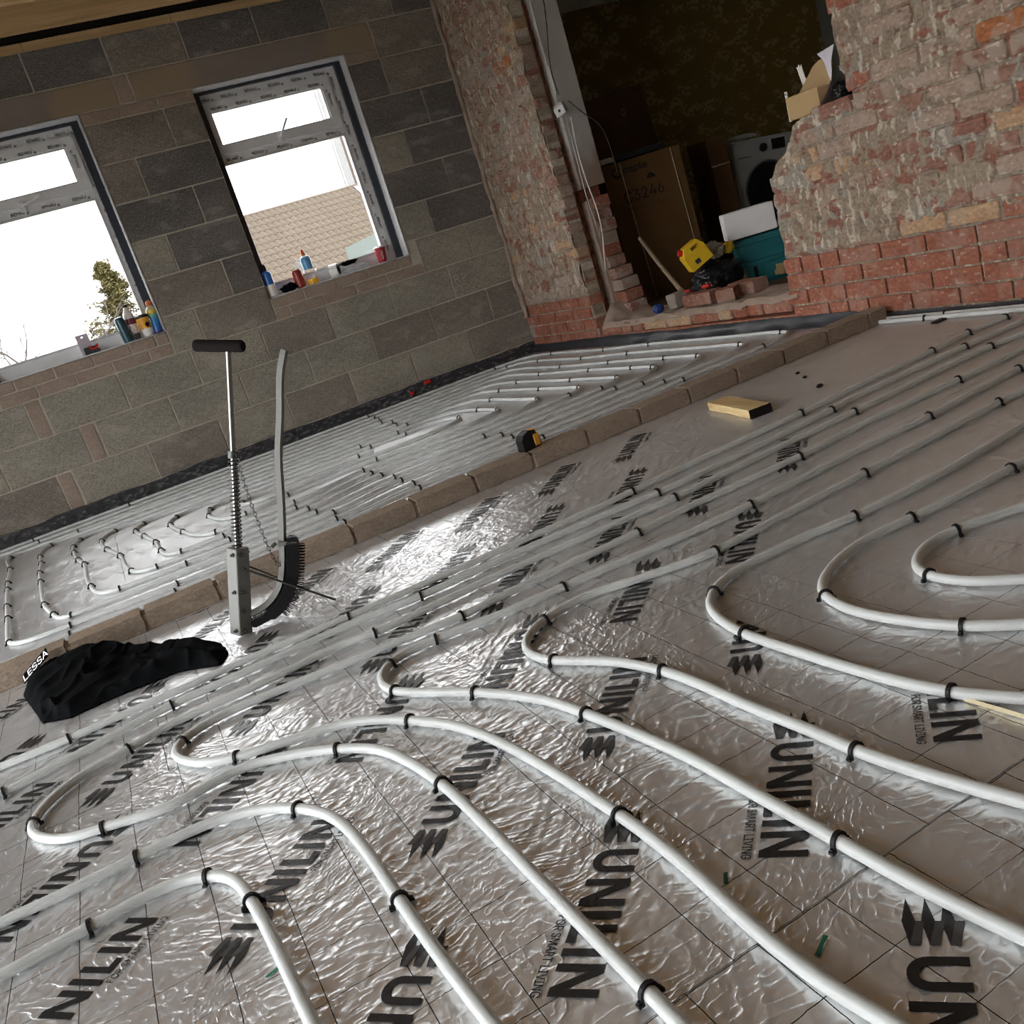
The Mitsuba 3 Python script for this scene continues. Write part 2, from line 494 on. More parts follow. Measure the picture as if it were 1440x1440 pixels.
# concrete lintels, common bricks under their ends and under the windows
put('lintel', boxm(-1.545, -0.02, -0.001, 0.1, 2.19, 2.339, 0.004), 'lintel_concrete', WB)
put('lintel', boxm(-3.2, -1.645, -0.001, 0.1, 2.19, 2.339, 0.004), 'lintel_concrete', WB)
block(-1.64, -1.55, 2.187, J[10], 'brick', 'common_brick')
block(-3.35, -3.205, J[9], J[10], 'brick', 'common_brick')
for a, b in ((-1.887, -1.665), (-1.665, -1.44), (-1.44, -1.222), (-0.232, -0.014), (-3.205, -2.905)):
    block(a, b, J[9], 2.187, 'brick', 'common_brick')
for a, b in ((-1.222, -1.0), (-1.0, -0.775), (-0.775, -0.55), (-0.55, -0.325), (-0.325, -0.232), (-2.905, -2.79), (-2.79, -2.565), (-2.565, -2.34), (-2.34, -2.12), (-2.12, -1.965), (-1.965, -1.887)):
    block(a, b, 0.832, 0.902, 'brick', 'common_brick')
for a, b in ((-1.222, -1.12), (-1.12, -0.885), (-0.885, -0.66), (-0.66, -0.435), (-0.435, -0.165), (-2.905, -2.69), (-2.69, -2.47), (-2.47, -2.25), (-2.25, -2.03), (-2.03, -1.887)):
    block(a, b, J[3], 0.832, 'brick', 'common_brick')
# damp-proof strip of black bitumen along the foot of the wall
xs = np.linspace(-4.9, 0.46, 400)
P = np.zeros((7, len(xs), 3))
for i, t in enumerate(np.linspace(0, 1, 7)):
    zz = t * (0.082 + 0.016 * (meshkit.fbm(np.stack([xs * 6, xs * 0, xs * 0], -1), 4) - 0.5))
    P[i] = np.stack([xs, -0.012 * (1 - t) - 0.006 - 0.014 * meshkit.fbm(np.stack([xs * 22, xs * 0 + t * 3, xs * 0], -1), 3), zz], -1)
put('trim_1', grid_mesh(P), 'bitumen', smooth=True, kind='structure', label='crumbly black bitumen strip at the foot of the block wall')

# --- other walls (outside the frame): left wall, left wall with a wide doorway to the garden
side = sbox(-8.0, 0, 0.1, H).difference(sbox(-6.3, 0.0, -1.9, 2.15))
m = extr(side, 0.25)
m.apply_transform(np.array([[0, 0, 1, -4.9], [1, 0, 0, 0], [0, 1, 0, 0], [0, 0, 0, 1.0]]))
put('wall_left', m, 'block_b', kind='structure')
put('wall_front', boxm(-5.0, 1.2, -8.1, -7.85, 0, H), 'block_b', kind='structure')

# --- ceiling: deck on joists, wall plate
put('ceiling', boxm(-5.0, 1.3, -8.85, 0.3, H, H + 0.05), 'deck_board', kind='structure', label='timber deck of the flat roof seen from below')
k = 0
y = -0.115
while y > -8.5:
    put('joist', boxm(-4.85, 0.9, y - 0.047, y, 2.612, H, 0.002), 'pine', 'ceiling')
    y -= 0.45
wp = [-4.8, -4.0, -3.1, -2.03, -1.19, -0.3, 0.46]
for a, b in zip(wp[:-1], wp[1:]):
    put('wall_plate', boxm(a + 0.001, b - 0.001, 0.002, 0.1, WALLTOP, 2.606, 0.002), 'pine', 'ceiling')
put('trim_2', boxm(-4.9, 0.9, 0.10, 0.16, 2.56, H), 'black_sheet', kind='structure')

# --- brick wall: core in (s, z), thickness into the wall
EDGE = [(2.555, 0.0), (2.56, 0.16), (2.565, 0.30), (2.60, 0.345), (2.605, 0.48), (2.607, 0.655), (2.62, 0.70), (2.645, 0.745), (2.70, 0.77), (2.735, 0.79), (2.775, 0.84), (2.79, 0.878), (2.86, 0.903), (3.0, 0.902),
        (3.143, 0.900), (3.138, 0.965), (3.105, 1.04), (3.118, 1.15), (3.11, 1.30), (3.06, 1.5), (3.0, 1.75), (2.9, 2.0), (2.7, 2.2), (2.6, 2.35)]


def edge_s(z):
    return float(np.interp(z, [q[1] for q in EDGE[:13]] + [q[1] + (0.02 if i == 0 else 0.021) for i, q in enumerate(EDGE[15:])], [q[0] for q in EDGE[:13]] + [q[0] for q in EDGE[15:]]))


def wall_solid(poly, d0, d1):
    m = extr(poly, d1 - d0)
    # (s, z, d) -> local (s, d, z)
    m.apply_transform(np.array([[1, 0, 0, 0], [0, 0, 1, d0], [0, 1, 0, 0], [0, 0, 0, 1.0]])); m.invert()
    m.apply_transform(BW)
    return m


right_poly = Polygon([(9.2, 0.0)] + EDGE + [(2.6, 2.40), (9.2, 2.40)])
beam = sbox(-0.1, 2.40, 9.2, H)
pier_poly = sbox(-0.12, 0, 0.857, 2.40)
WR = put('wall_right', wall_solid(unary_union([right_poly.buffer(-0.012), beam, right_poly.intersection(sbox(2.7, 0, 9.2, 3))]), 0.012, 0.33), 'render_left', kind='structure', label='stripped brick wall with old plaster, broken away at its left end')
PW = put('wall_pier', wall_solid(pier_poly, 0.012, 0.1), 'render_left', kind='structure', label='narrow stripped brick pier between the block wall and the opening')
put('inner_leaf', wall_solid(sbox(-0.12, 0, 0.80, 2.40), 0.13, 0.33), 'brick_red', PW)

# bricks
VAR = {}
for (nm, L_) in (('full', 0.215), ('half', 0.1025), ('three', 0.16), ('short', 0.06)):
    for sd in range(5 if nm == 'full' else 3):
        VAR[nm, sd, 'new'] = shape(rough_box(L_, 0.1, 0.065, 0.05, 0.0012, sd, chip=0.001), smooth=50)
        VAR[nm, sd, 'old'] = shape(rough_box(L_, 0.1, 0.065, 0.022, 0.0035, 20 + sd, 34.0, chip=0.0035), smooth=True)
LEN = {'full': 0.215, 'half': 0.1025, 'three': 0.16, 'short': 0.06}


def pick(L_):
    return min(LEN, key=lambda k: abs(LEN[k] - L_))


def brick(parent, s0, s1, z0, old, mt, d=0.0, depth=0.1, tilt=0.0):
    L_ = s1 - s0
    nm = pick(L_)
    v = VAR[nm, int(rng.integers(5 if nm == 'full' else 3)), 'old' if old else 'new']
    sc = np.diag([L_ / LEN[nm], depth / 0.1, 1, 1.0])
    put('brick', v, mt, parent, m=BW @ move(s0, d, z0) @ rot((0, 1, 0), tilt) @ sc)


OLD = ['brick_old', 'brick_old', 'brick_pale', 'brick_pale', 'brick_old', 'brick_pale', 'brick_buff', 'render_left']
ZB = 0.0276     # bed of the lowest course
for c in range(0, 21):
    z = ZB + 0.0752 * c
    old = c >= 4
    s = 1.9 + (0.1125 if c % 2 else 0.0)
    es = max(edge_s(z + 0.01), edge_s(z + 0.06)) + (rng.uniform(-0.02, 0.008) if old else 0)
    while s < 4.35:
        a, b = max(s, es), s + 0.215
        if rng.random() < 0.08 and not old and b - a > 0.2:
            mid = a + 0.1025
            brick(WR, a, mid, z + 0.005, old, 'brick_red', 0.0)
            a = mid + 0.01
        if b - a > 0.035:
            mt = 'brick_red' if not old else OLD[rng.integers(len(OLD))]
            if old and rng.random() < 0.015 and s > 3.2: mt = 'brick_orange'
            if old and rng.random() < 0.10: mt = 'brick_red'
            brick(WR, a, b, z + 0.005, old, mt, rng.uniform(-0.001, 0.001) if not old else rng.uniform(-0.004, 0.005))
        s += 0.225
for c in range(0, 32):
    z = ZB + 0.0752 * c
    old = c >= 4
    s = -0.06 + (0.1125 if c % 2 else 0.0)
    while s < 0.86:
        a, b = max(s, 0.0), min(s + 0.215, 0.862 + (rng.uniform(-0.012, 0.01) if old else 0))
        if b - a > 0.03:
            mt = 'brick_red' if not old else OLD[rng.integers(len(OLD))]
            if old and rng.random() < 0.05: mt = 'brick_orange'
            brick(PW, a, b, z + 0.005, old, mt, 0.0 if not old else rng.uniform(-0.003, 0.004))
        s += 0.225


# remnants of plaster: an uneven skin that covers the bricks in part
def skin(s0, s1, z0, z1, poly, seed, step=0.008):
    ss = np.arange(s0, s1 + step / 2, step); zs = np.arange(z0, z1 + step / 2, step)
    S, Z = np.meshgrid(ss, zs)
    q = np.stack([S, Z, 0 * S], -1)
    bare = np.clip((S - 3.05) / 0.7, 0, 1) if s0 > 2 else 0.25 + 0 * S
    h = 0.0045 - 0.010 * bare + 0.019 * (meshkit.fbm(q * [17, 15, 1], 5, seed) - 0.5) * 2
    h += (0.006 - 0.004 * bare) * np.clip(meshkit.noise(q * [60, 12, 1], seed + 9) - 0.6, 0, 1) / 0.4      # dribbles
    h += 0.004 * (meshkit.fbm(q * [70, 70, 1], 2, seed + 4) - 0.5)
    h -= 0.003 + 0.012 * np.clip(meshkit.noise(q * [34, 30, 1], seed + 6) - 0.74, 0, 1) / 0.26
    jz = np.abs(((Z - ZB) / 0.0752 + 0.5) % 1 - 0.5) * 0.0752
    h -= 0.006 * np.exp(-(jz / 0.005) ** 2) * (0.4 + 0.6 * meshkit.noise(q * [7, 5, 1], seed + 2))
    top = np.clip((Z - z0) / 0.02, 0, 1)
    h = h * top - 0.012 * (1 - top)
    h = np.clip(h, -0.013, 0.014)
    P = CORNER + BD * S[..., None] + BN * (-h)[..., None] + ZZ * Z[..., None]
    m = grid_mesh(P)
    c = m.vertices.reshape(-1, 3)[m.faces].mean(1) - CORNER
    inside = shapely.contains_xy(poly, c @ BD, c[:, 2])
    m.update_faces(inside); m.remove_unreferenced_vertices()
    return m


put('plaster_remnant', skin(2.5, 4.6, 0.326, 1.62, right_poly, 3), 'render_left', WR, smooth=True, label='rough remains of old plaster')
put('plaster_remnant', skin(0.0, 0.86, 0.33, 2.42, sbox(0, 0, 0.86, 2.42), 8), 'render_left', PW, smooth=True, label='rough remains of old plaster')

# plastered jamb, dark cavity, threshold
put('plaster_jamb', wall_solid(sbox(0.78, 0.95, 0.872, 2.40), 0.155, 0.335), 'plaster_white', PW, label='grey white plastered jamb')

# --- floor
def rdg(v, k):
    return (1 - np.abs(2 * v - 1)) ** k


def crumple(X, Y):
    """Depth of the creases in the foil, from 0 down, in metres."""
    q = lambda a, b, sx, sy, z: meshkit.noise(np.stack([a * sx, b * sy, 0 * a + z], -1), 5)
    w1 = q(X, Y, 7, 7, 3.3) - 0.5; w2 = q(X, Y, 7, 7, 9.7) - 0.5
    m = np.clip((q(X, Y, 5, 5, 21.2) - 0.3) / 0.4, 0, 1)
    U, V = X * 0.72 + Y * 0.69, -X * 0.69 + Y * 0.72
    h = 0.8 * rdg(q(X + w1 * 0.12, Y + w2 * 0.12, 24, 46, 1.1), 6) * (0.4 + 0.6 * m)
    h += 0.9 * rdg(q(U + w2 * 0.15, V + w1 * 0.15, 20, 62, 5.5), 6) * (1 - 0.5 * m)
    h += 0.5 * rdg(q(V + w2 * 0.1, U + w1 * 0.1, 45, 80, 15.5), 5)
    h += 0.55 * rdg(q(X + w1 * 0.3, Y + w2 * 0.3, 7, 11, 33.1), 16)
    h += 0.5 * q(X, Y, 18, 24, 2.2) + 0.35 * q(X, Y, 48, 60, 8.1)
    return -0.0030 + 0.0017 * np.minimum(h, 1.75)


def board(a, b, y0, y1):
    x0, x1, v0, v1 = max(a, -3.35), min(b, 0.85), max(y0, -5.80), y1
    if y1 < -5.8 or y0 > -3.15 or x1 - x0 < 0.3:
        put('insulation_board', boxm(a, b, y0, y1, -0.1, rng.uniform(-0.0006, 0.0)), 'foil', FL)
        return
    st = 0.0038 if y1 < -5 else (0.0046 if y1 < -4 else 0.0065)
    gx = np.unique(np.r_[a, np.linspace(x0, x1, int((x1 - x0) / st)), b]); gy = np.unique(np.r_[y0, np.linspace(v0, v1, int((v1 - v0) / st))])
    X, Y = np.meshgrid(gx, gy)
    Z = crumple(X, Y)
    top = grid_mesh(np.stack([X, Y, Z], -1))
    e = lambda P: grid_mesh(np.stack([P, P * [1, 1, 0] + [0, 0, -0.1]], 0))
    P = np.stack([X, Y, Z], -1)
    sides = [e(P[0]), e(P[-1][::-1]), e(P[:, 0][::-1]), e(P[:, -1])]
    for q in sides: q.invert()
    put('insulation_board', join([top] + sides), 'foil_flat', FL, smooth=50)


FL = thing('floor', None, None)
tag(FL, 'foil-faced insulation boards covering the whole floor', kind='structure')
ys = [0.0, -1.0, -2.2, -3.1, -4.197, -5.397, -6.597, -7.8, -8.85]
for i in range(len(ys) - 1):
    xsplit = [-4.9, -2.6, -0.2, 1.3] if i % 2 else [-4.9, -3.6, -1.55, 1.3]
    for a, b in zip(xsplit[:-1], xsplit[1:]):
        board(a + 0.0008, b - 0.0008, ys[i + 1] + 0.0008, ys[i] - 0.0008)
put('slab', boxm(-5.2, 1.4, -9.0, 0.35, -0.25, -0.1), 'mortar', FL)
mat('earth', (0.12, 0.11, 0.085), 0.95)
put('ground', boxm(-60, 60, -60, 60, -0.5, -0.25), 'earth', kind='structure')

# --- the house room behind the brick wall
mat('wallpaper', lambda p, n, uv: mix((0.27, 0.185, 0.05), (0.42, 0.34, 0.18), smoothstep(0.52, 0.62, fbm(p.x * 9, p.y * 9, p.z * 11)) * smoothstep(0.4, 0.6, noise(p.x * 38, p.y * 38, p.z * 38))), 0.8, spec=0.3)
mat('paint_grey', (0.27, 0.27, 0.24), 0.7)
mat('cove_white', (0.78, 0.77, 0.70), 0.7)
mat('floor_old', lambda p, n, uv: mix((0.10, 0.075, 0.055), (0.17, 0.135, 0.10), fbm(p.x * 5, p.y * 5, 2.0)), 0.85)
put('floor_house', boxm(0.80, 4.9, -4.6, 1.2, -0.1, 0.115), 'floor_old', kind='structure')
put('wall_house_back', boxm(0.5, 4.9, 1.0, 1.15, 0.0, H), 'wallpaper', kind='structure', label='dark ochre wallpaper with pale flower sprays')
put('wall_house_side', boxm(4.66, 4.8, -4.6, 1.0, 0.0, H), 'paint_grey', kind='structure')
put('wall_house_front', boxm(0.9, 4.8, -4.7, -4.6, 0.0, H), 'paint_grey', kind='structure')
put('wall_house_return', boxm(0.62, 0.80, 0.11, 1.0, 0.0, H), 'wallpaper', kind='structure')
put('ceiling_house', boxm(0.6, 4.9, -4.7, 1.15, 2.46, 2.56), 'cove_white', kind='structure')
prof = [(0, 0), (0, -0.11), (-0.02, -0.11), (-0.035, -0.085), (-0.085, -0.035), (-0.11, -0.02), (-0.11, 0)]
v = np.array([(x, 1.0 + a, 2.46 + b) for x in (0.8, 4.66) for a, b in prof])
n_ = len(prof)
cv = trimesh.Trimesh(v, *[[]]) if False else trimesh.Trimesh(*hull(v), process=False)
put('trim_3', cv, 'cove_white', kind='structure', label='white coved cornice above the wallpaper')

# ------------------------------------------------------------------ windows
def window(n, x0, x1, glass_l, glass_r, z0=0.905, z1=2.172):
    """A white casement: outer frame, transom, top-hung vent above, fixed pane below; in the wall's plane, 0.13 m behind its face."""
    ya, yb = 0.13, 0.20
    key = f'window_{n}'
    fr = sbox(x0, z0, x1, z1).difference(sbox(x0 + 0.07, z0 + 0.075, x1 - 0.07, 1.752)).difference(sbox(x0 + 0.07, 1.818, x1 - 0.07, z1 - 0.065))

    def upright(poly, a, b, c=0):
        m = extr(poly, b - a)
        m.apply_transform(np.array([[1, 0, 0, 0], [0, 0, 1, a], [0, 1, 0, 0], [0, 0, 0, 1.0]])); m.invert()
        return m
    put(key, upright(fr, ya, yb), 'upvc', kind='structure', label='white plastic window with a small top light above a large pane')
    labels[key]['label'] = ['white plastic window cut by the left edge of the photo', 'white plastic window to the right of the other one'][n - 1]
    s0, s1, t0, t1 = x0 + 0.062, x1 - 0.062, 1.803, z1 - 0.058
    sash = sbox(s0, t0, s1, t1).difference(sbox(s0 + 0.062, t0 + 0.056, s1 - 0.062, t1 - 0.054).buffer(0.002))
    put('vent_sash', upright(sash, ya - 0.016, yb - 0.02), 'upvc', key)
    bead = sbox(s0 + 0.055, t0 + 0.05, s1 - 0.055, t1 - 0.048).difference(sbox(s0 + 0.068, t0 + 0.062, s1 - 0.068, t1 - 0.06))
    put('glazing_bead', upright(bead, ya - 0.004, ya + 0.02), 'film_grey', key)
    bead = sbox(x0 + 0.064, z0 + 0.07, x1 - 0.064, 1.757).difference(sbox(x0 + 0.078, z0 + 0.084, x1 - 0.078, 1.744))
    put('glazing_bead', upright(bead, ya - 0.003, ya + 0.02), 'film_grey', key)
    for (a, b, c, d) in ((s0 + 0.06, s1 - 0.06, t0 + 0.054, t1 - 0.052), (x0 + 0.07, x1 - 0.07, z0 + 0.075, 1.752)):
        P = np.array([[[a, ya + 0.035, c], [b, ya + 0.035, c]], [[a, ya + 0.035, d], [b, ya + 0.035, d]]])
        put('pane', grid_mesh(P), 'pane_glass', key)
    # the maker's printed film on the frame
    film = []
    for (cx, cz, horiz, length) in (((x0 + x1) / 2, z1 - 0.045, True, x1 - x0 - 0.06), ((x0 + x1) / 2, 1.766, True, x1 - x0 - 0.14), (x1 - 0.045, (z0 + z1) / 2, False, z1 - z0 - 0.06), ((x0 + x1) / 2, z1 - 0.105, True, x1 - x0 - 0.18), (x1 - 0.1, 1.97, False, 0.24)):
        k = int(length / 0.15)
        for i in range(k):
            t = (i + 0.5) / k - 0.5
            tm = meshkit.text_mesh('REHAU', 0.017, 0.0006, bold=True)
            tm.apply_translation((-tm.bounds[1][0] / 2, 0, 0))
            tm.apply_transform(rot((1, 0, 0), 90))
            if not horiz: tm.apply_transform(rot((0, 1, 0), 90))
            proud = 0.0166 if (cz > 1.79 and abs(cz - z1) > 0.06) else 0.0004
            tm.apply_translation((cx + (t * length if horiz else 0), ya - proud, cz + (0 if horiz else t * length)))
            film.append(tm)
            o = Polygon([(0.007 * math.cos(a), 0.007 * math.sin(a)) for a in np.linspace(0, 2 * np.pi, 14)[:-1]])
            r = extr(o.difference(o.buffer(-0.003)), 0.0006); r.apply_transform(rot((1, 0, 0), 90))
            r.apply_translation((cx + (t * length + 0.055 if horiz else 0), ya - proud, cz + (0 if horiz else t * length + 0.055)))
            film.append(r)
    put('printed_film', join(film), 'print_black', key, label='dark printed wording on the protective film')
    return key


W2K = window(2, -1.262, -0.282, 0, 0)
W1K = window(1, -2.905, -1.893, 0, 0)


def handle(key, x, z, ang):
    base = boxm(x - 0.014, x + 0.014, 0.098, 0.114, z - 0.03, z + 0.03, 0.004)
    d = np.array([math.cos(ang), 0, math.sin(ang)])
    p = np.array([x, 0.085, z])
    lev = tube(smooth_path([p + [0, 0.02, 0], p + [0, -0.015, 0], p + d * 0.03 + [0, -0.02, 0], p + d * 0.075 + [0, -0.012, 0], p + d * 0.115 + [0, -0.016, 0]], 0.006, 2), 0.0065, 8)
    put('handle', join([base, lev]), 'upvc', key, smooth=40, label='white lever handle')


handle(W2K, -0.775, 1.828, math.radians(52))
handle(W1K, -2.36, 1.80, math.radians(18))
for key, xr, xl in ((W2K, -0.232, -1.222), (W1K, -1.887, -2.905)):
    put('cavity_closer', boxm(xr - 0.05, xr + 0.001, 0.1, 0.135, 0.905, 2.18), 'closer_navy', key)
    put('cavity_closer', boxm(xl - 0.001, xl + 0.05, 0.1, 0.135, 0.905, 2.18), 'closer_navy', key)
    put('cavity_closer', boxm(xl, xr, 0.1, 0.135, 2.165, 2.185), 'closer_navy', key)
    put('closer_flange', boxm(xr - 0.007, xr - 0.001, -0.003, 0.1, 0.905, 2.186), 'film_grey', key)
    put('closer_flange', boxm(xl, xr - 0.008, -0.003, 0.1, 2.180, 2.1865), 'film_grey', key)
    xs = np.linspace(xl + 0.01, xr - 0.01, 40)
    zz = 0.905 + 0.003 * meshkit.fbm(np.stack([xs * 5, xs * 0, xs * 0], -1), 3)
    P = np.stack([np.stack([xs, 0 * xs + yy, zz + (0 if yy > -0.004 else -0.005)], -1) for yy in (-0.006, -0.003, 0.13)])
    put('sill_sheet', grid_mesh(P), 'upvc', key, smooth=True)

# ------------------------------------------------------------------ kerb of concrete bricks between the two floor zones
KB = thing('brick_kerb', 'low kerb of concrete bricks laid in a line across the foil floor', 'kerb')
kd = np.array([0.9998, -0.0205, 0]); kd /= np.linalg.norm(kd)
kn = np.array([-kd[1], kd[0], 0])
K0 = np.array([-2.56, -3.077, 0.0])
KM = mat4([kd, kn, ZZ], K0)
kv = [shape(rough_box(0.225, 0.1, 0.062, 0.05, 0.0012, 60 + i, chip=0.002), smooth=40) for i in range(4)]
mat('kerb_brick', lambda p, n, uv: mix((0.19, 0.15, 0.115), (0.25, 0.20, 0.155), fbm(p.x * 7, p.y * 7, p.z * 9)) * (0.75 + 0.5 * noise(p.x * 150, p.y * 150, p.z * 150)), 0.95, spec=0.1, bump=block_h)
for i in range(-6, 14):
    L_ = 0.225 if i < 13 else 0.09
    put('brick', kv[i % 4], 'kerb_brick', KB, m=KM @ move(0.2355 * i + 0.005, 0.0 + rng.uniform(-0.002, 0.002), 0) @ np.diag([L_ / 0.225, 1, 1 + rng.uniform(-0.02, 0.03), 1]))
put('mortar_joint', trimesh.creation.box(bounds=[[-1.4, 0.008, 0.0], [3.1, 0.092, 0.05]]), 'common_brick', KB, m=KM)

# ------------------------------------------------------------------ heating pipes and their staples
def pad(pts, z):
    p = np.array(pts, float)
    return np.c_[p, np.full(len(p), z)]


def clip_mesh(r):
    """A black plastic staple: an arch over a pipe that lies along x, two legs with barbs."""
    a = np.linspace(0, np.pi, 11)
    R = r + 0.0022
    arc = [(0, -R, -r * 0.95)] + [(0, -R * math.cos(t), R * math.sin(t)) for t in a] + [(0, R, -r * 0.95)]
    m = [sweep(arc, [(-0.0018, -0.0028), (0.0018, -0.0028), (0.0018, 0.0028), (-0.0018, 0.0028)], up=(1, 0, 0))]
    for s in (-1, 1):
        b = boxm(-0.0035, 0.0035, R - 0.0015, R + 0.0065, -r * 0.95, -r * 0.95 + 0.004)
        c = boxm(-0.002, 0.002, R + 0.001, R + 0.005, -r * 0.95 + 0.003, -r * 0.95 + 0.007)
        for q in (b, c):
            if s < 0: q.apply_transform(np.diag([1, -1, 1, 1.0])); q.invert()
            m.append(q)
    return join(m)


RN, RF = 0.0094, 0.0085
CLIPN, CLIPF = shape(clip_mesh(RN)), shape(clip_mesh(RF))


def pipe(pts, label, r=RN, step=0.018, rounds=3):
    path = smooth_path(pad(pts, r + 0.0006), step, rounds)
    u = np.linspace(0, 1, len(path))
    path[1:-1, 2] += 0.0012 * meshkit.fbm(np.stack([path[1:-1, 0] * 3, path[1:-1, 1] * 3, 0 * u[1:-1]], -1), 2)
    key = put('heating_pipe', tube(path, r, 16), 'pipe_white', smooth=True, label=label, cat='pipe')
    return path


def clips(path, pts, label, group, ply=CLIPN, r=RN):
    for q in pts:
        i = int(np.argmin(np.linalg.norm(path[:, :2] - np.array(q), axis=1)))
        i = min(max(i, 1), len(path) - 2)
        t = path[i + 1] - path[i - 1]; t /= np.linalg.norm(t)
        yaw = math.degrees(math.atan2(t[1], t[0])) + rng.uniform(-12, 12)
        put('pipe_staple', ply, 'clip_black', label=label, cat='staple', group=group,
            m=move(path[i, 0], path[i, 1], path[i, 2]) @ rot((0, 0, 1), yaw) @ rot((1, 0, 0), rng.uniform(-4, 4)))


PIPES = {
 'L1': [[0.525,-3.782],[0.323,-3.762],[0.116,-3.783],[-0.272,-3.797],[-0.511,-3.81],[-0.992,-3.816],[-1.191,-3.826],[-1.319,-3.83],[-1.593,-3.822],[-1.856,-3.81],[-2.082,-3.799],[-2.333,-3.78],[-2.553,-3.774],[-2.799,-3.767],[-2.958,-3.748],[-3.07,-3.735]],
 'L2': [[0.50,-3.897],[0.436,-3.894],[0.151,-3.887],[-0.365,-3.888],[-0.474,-3.909],[-1.079,-3.935],[-1.161,-3.929],[-1.629,-3.895],[-1.906,-3.889],[-2.119,-3.86],[-2.348,-3.862],[-2.561,-3.858],[-2.754,-3.893],[-2.934,-3.925],[-3.03,-3.949]],
 'L3': [[0.408,-4.044],[0.274,-4.013],[0.145,-3.99],[-0.477,-4.008],[-0.828,-4.014],[-1.145,-4.026],[-1.168,-4.026],[-1.444,-4.013],[-1.678,-3.998],[-2.063,-3.998],[-2.151,-3.977],[-2.369,-3.984],[-2.572,-3.979],[-2.675,-4.009],[-2.755,-4.029],[-2.805,-4.059],[-2.842,-4.102],[-2.864,-4.153],[-2.868,-4.188],[-2.858,-4.23],[-2.823,-4.286],[-2.79,-4.316],[-2.728,-4.341],[-2.608,-4.386],[-2.468,-4.375],[-2.36,-4.435],[-2.299,-4.492],[-2.242,-4.568],[-2.21,-4.681],[-2.195,-4.791],[-2.187,-4.962],[-2.184,-5.168],[-2.179,-5.372],[-2.178,-5.423],[-2.177,-5.475]],
 'L4': [[0.257,-4.149],[0.102,-4.139],[-0.189,-4.139],[-0.614,-4.134],[-0.833,-4.149],[-1.226,-4.137],[-1.372,-4.144],[-1.747,-4.139],[-1.886,-4.143],[-2.029,-4.123],[-2.185,-4.1],[-2.335,-4.077],[-2.472,-4.066],[-2.556,-4.1],[-2.578,-4.149],[-2.567,-4.208],[-2.526,-4.272],[-2.463,-4.317],[-2.344,-4.366],[-2.266,-4.397],[-2.217,-4.441],[-2.162,-4.516],[-2.1,-4.641],[-2.062,-4.816],[-2.036,-5.098],[-2.033,-5.241],[-2.041,-5.388],[-2.039,-5.496],[-2.029,-5.563],[-2.024,-5.606]],
 'L5': [[0.083,-4.269],[-0.084,-4.265],[-0.49,-4.292],[-0.774,-4.29],[-1.134,-4.305],[-1.34,-4.293],[-1.665,-4.255],[-1.799,-4.245],[-1.98,-4.208],[-2.065,-4.201],[-2.109,-4.226],[-2.137,-4.264],[-2.147,-4.317],[-2.138,-4.37],[-2.093,-4.443],[-2.024,-4.544],[-1.952,-4.693],[-1.926,-4.809],[-1.891,-5.047],[-1.884,-5.202],[-1.879,-5.35],[-1.873,-5.484],[-1.861,-5.585],[-1.855,-5.625]],
 'L6': [[-0.116,-4.428],[-0.276,-4.418],[-0.367,-4.415],[-0.757,-4.433],[-0.925,-4.439],[-1.138,-4.447],[-1.372,-4.455],[-1.447,-4.438],[-1.543,-4.406],[-1.665,-4.362],[-1.787,-4.38],[-1.844,-4.419],[-1.87,-4.458],[-1.88,-4.509],[-1.865,-4.569],[-1.794,-4.692],[-1.759,-4.812],[-1.75,-4.895],[-1.745,-5.037],[-1.735,-5.163],[-1.732,-5.245],[-1.714,-5.358],[-1.691,-5.46],[-1.68,-5.505]],
 'L7': [[-0.396,-4.603],[-0.524,-4.6],[-0.849,-4.626],[-1.105,-4.616],[-1.231,-4.595],[-1.303,-4.592],[-1.386,-4.588],[-1.452,-4.599],[-1.509,-4.63],[-1.548,-4.669],[-1.574,-4.726],[-1.591,-4.821],[-1.588,-4.927],[-1.574,-5.117],[-1.552,-5.237],[-1.512,-5.328],[-1.488,-5.372]],
 'L8': [[-0.619,-4.758],[-0.735,-4.756],[-0.782,-4.757],[-0.946,-4.753],[-1.065,-4.742],[-1.206,-4.735],[-1.304,-4.761],[-1.378,-4.804],[-1.413,-4.847],[-1.432,-4.937],[-1.417,-5.045],[-1.387,-5.132],[-1.341,-5.202],[-1.307,-5.248]],
 'L9': [[-0.881,-4.955],[-0.95,-4.914],[-1.095,-4.868],[-1.161,-4.865],[-1.228,-4.895],[-1.255,-4.922],[-1.268,-4.959],[-1.258,-5.032],[-1.212,-5.107],[-1.175,-5.157]],
 'P7': [[-2.969,-4.503],[-2.903,-4.506],[-2.789,-4.515],[-2.673,-4.517],[-2.545,-4.528],[-2.473,-4.564],[-2.412,-4.628],[-2.378,-4.688],[-2.359,-4.761],[-2.35,-4.866],[-2.347,-4.994],[-2.342,-5.139],[-2.333,-5.294],[-2.328,-5.346]],
 'P8': [[-2.951,-4.665],[-2.891,-4.668],[-2.758,-4.662],[-2.641,-4.659],[-2.6,-4.675],[-2.573,-4.696],[-2.548,-4.725],[-2.533,-4.771],[-2.526,-4.828],[-2.519,-4.898],[-2.513,-4.993],[-2.505,-5.137],[-2.501,-5.192]],
 'W1': [[0.592,-3.05],[0.607,-3.4],[0.628,-3.8],[0.65,-4.2]],
 'W2': [[0.548,-3.14],[0.562,-3.4],[0.584,-3.8],[0.606,-4.2]],
}
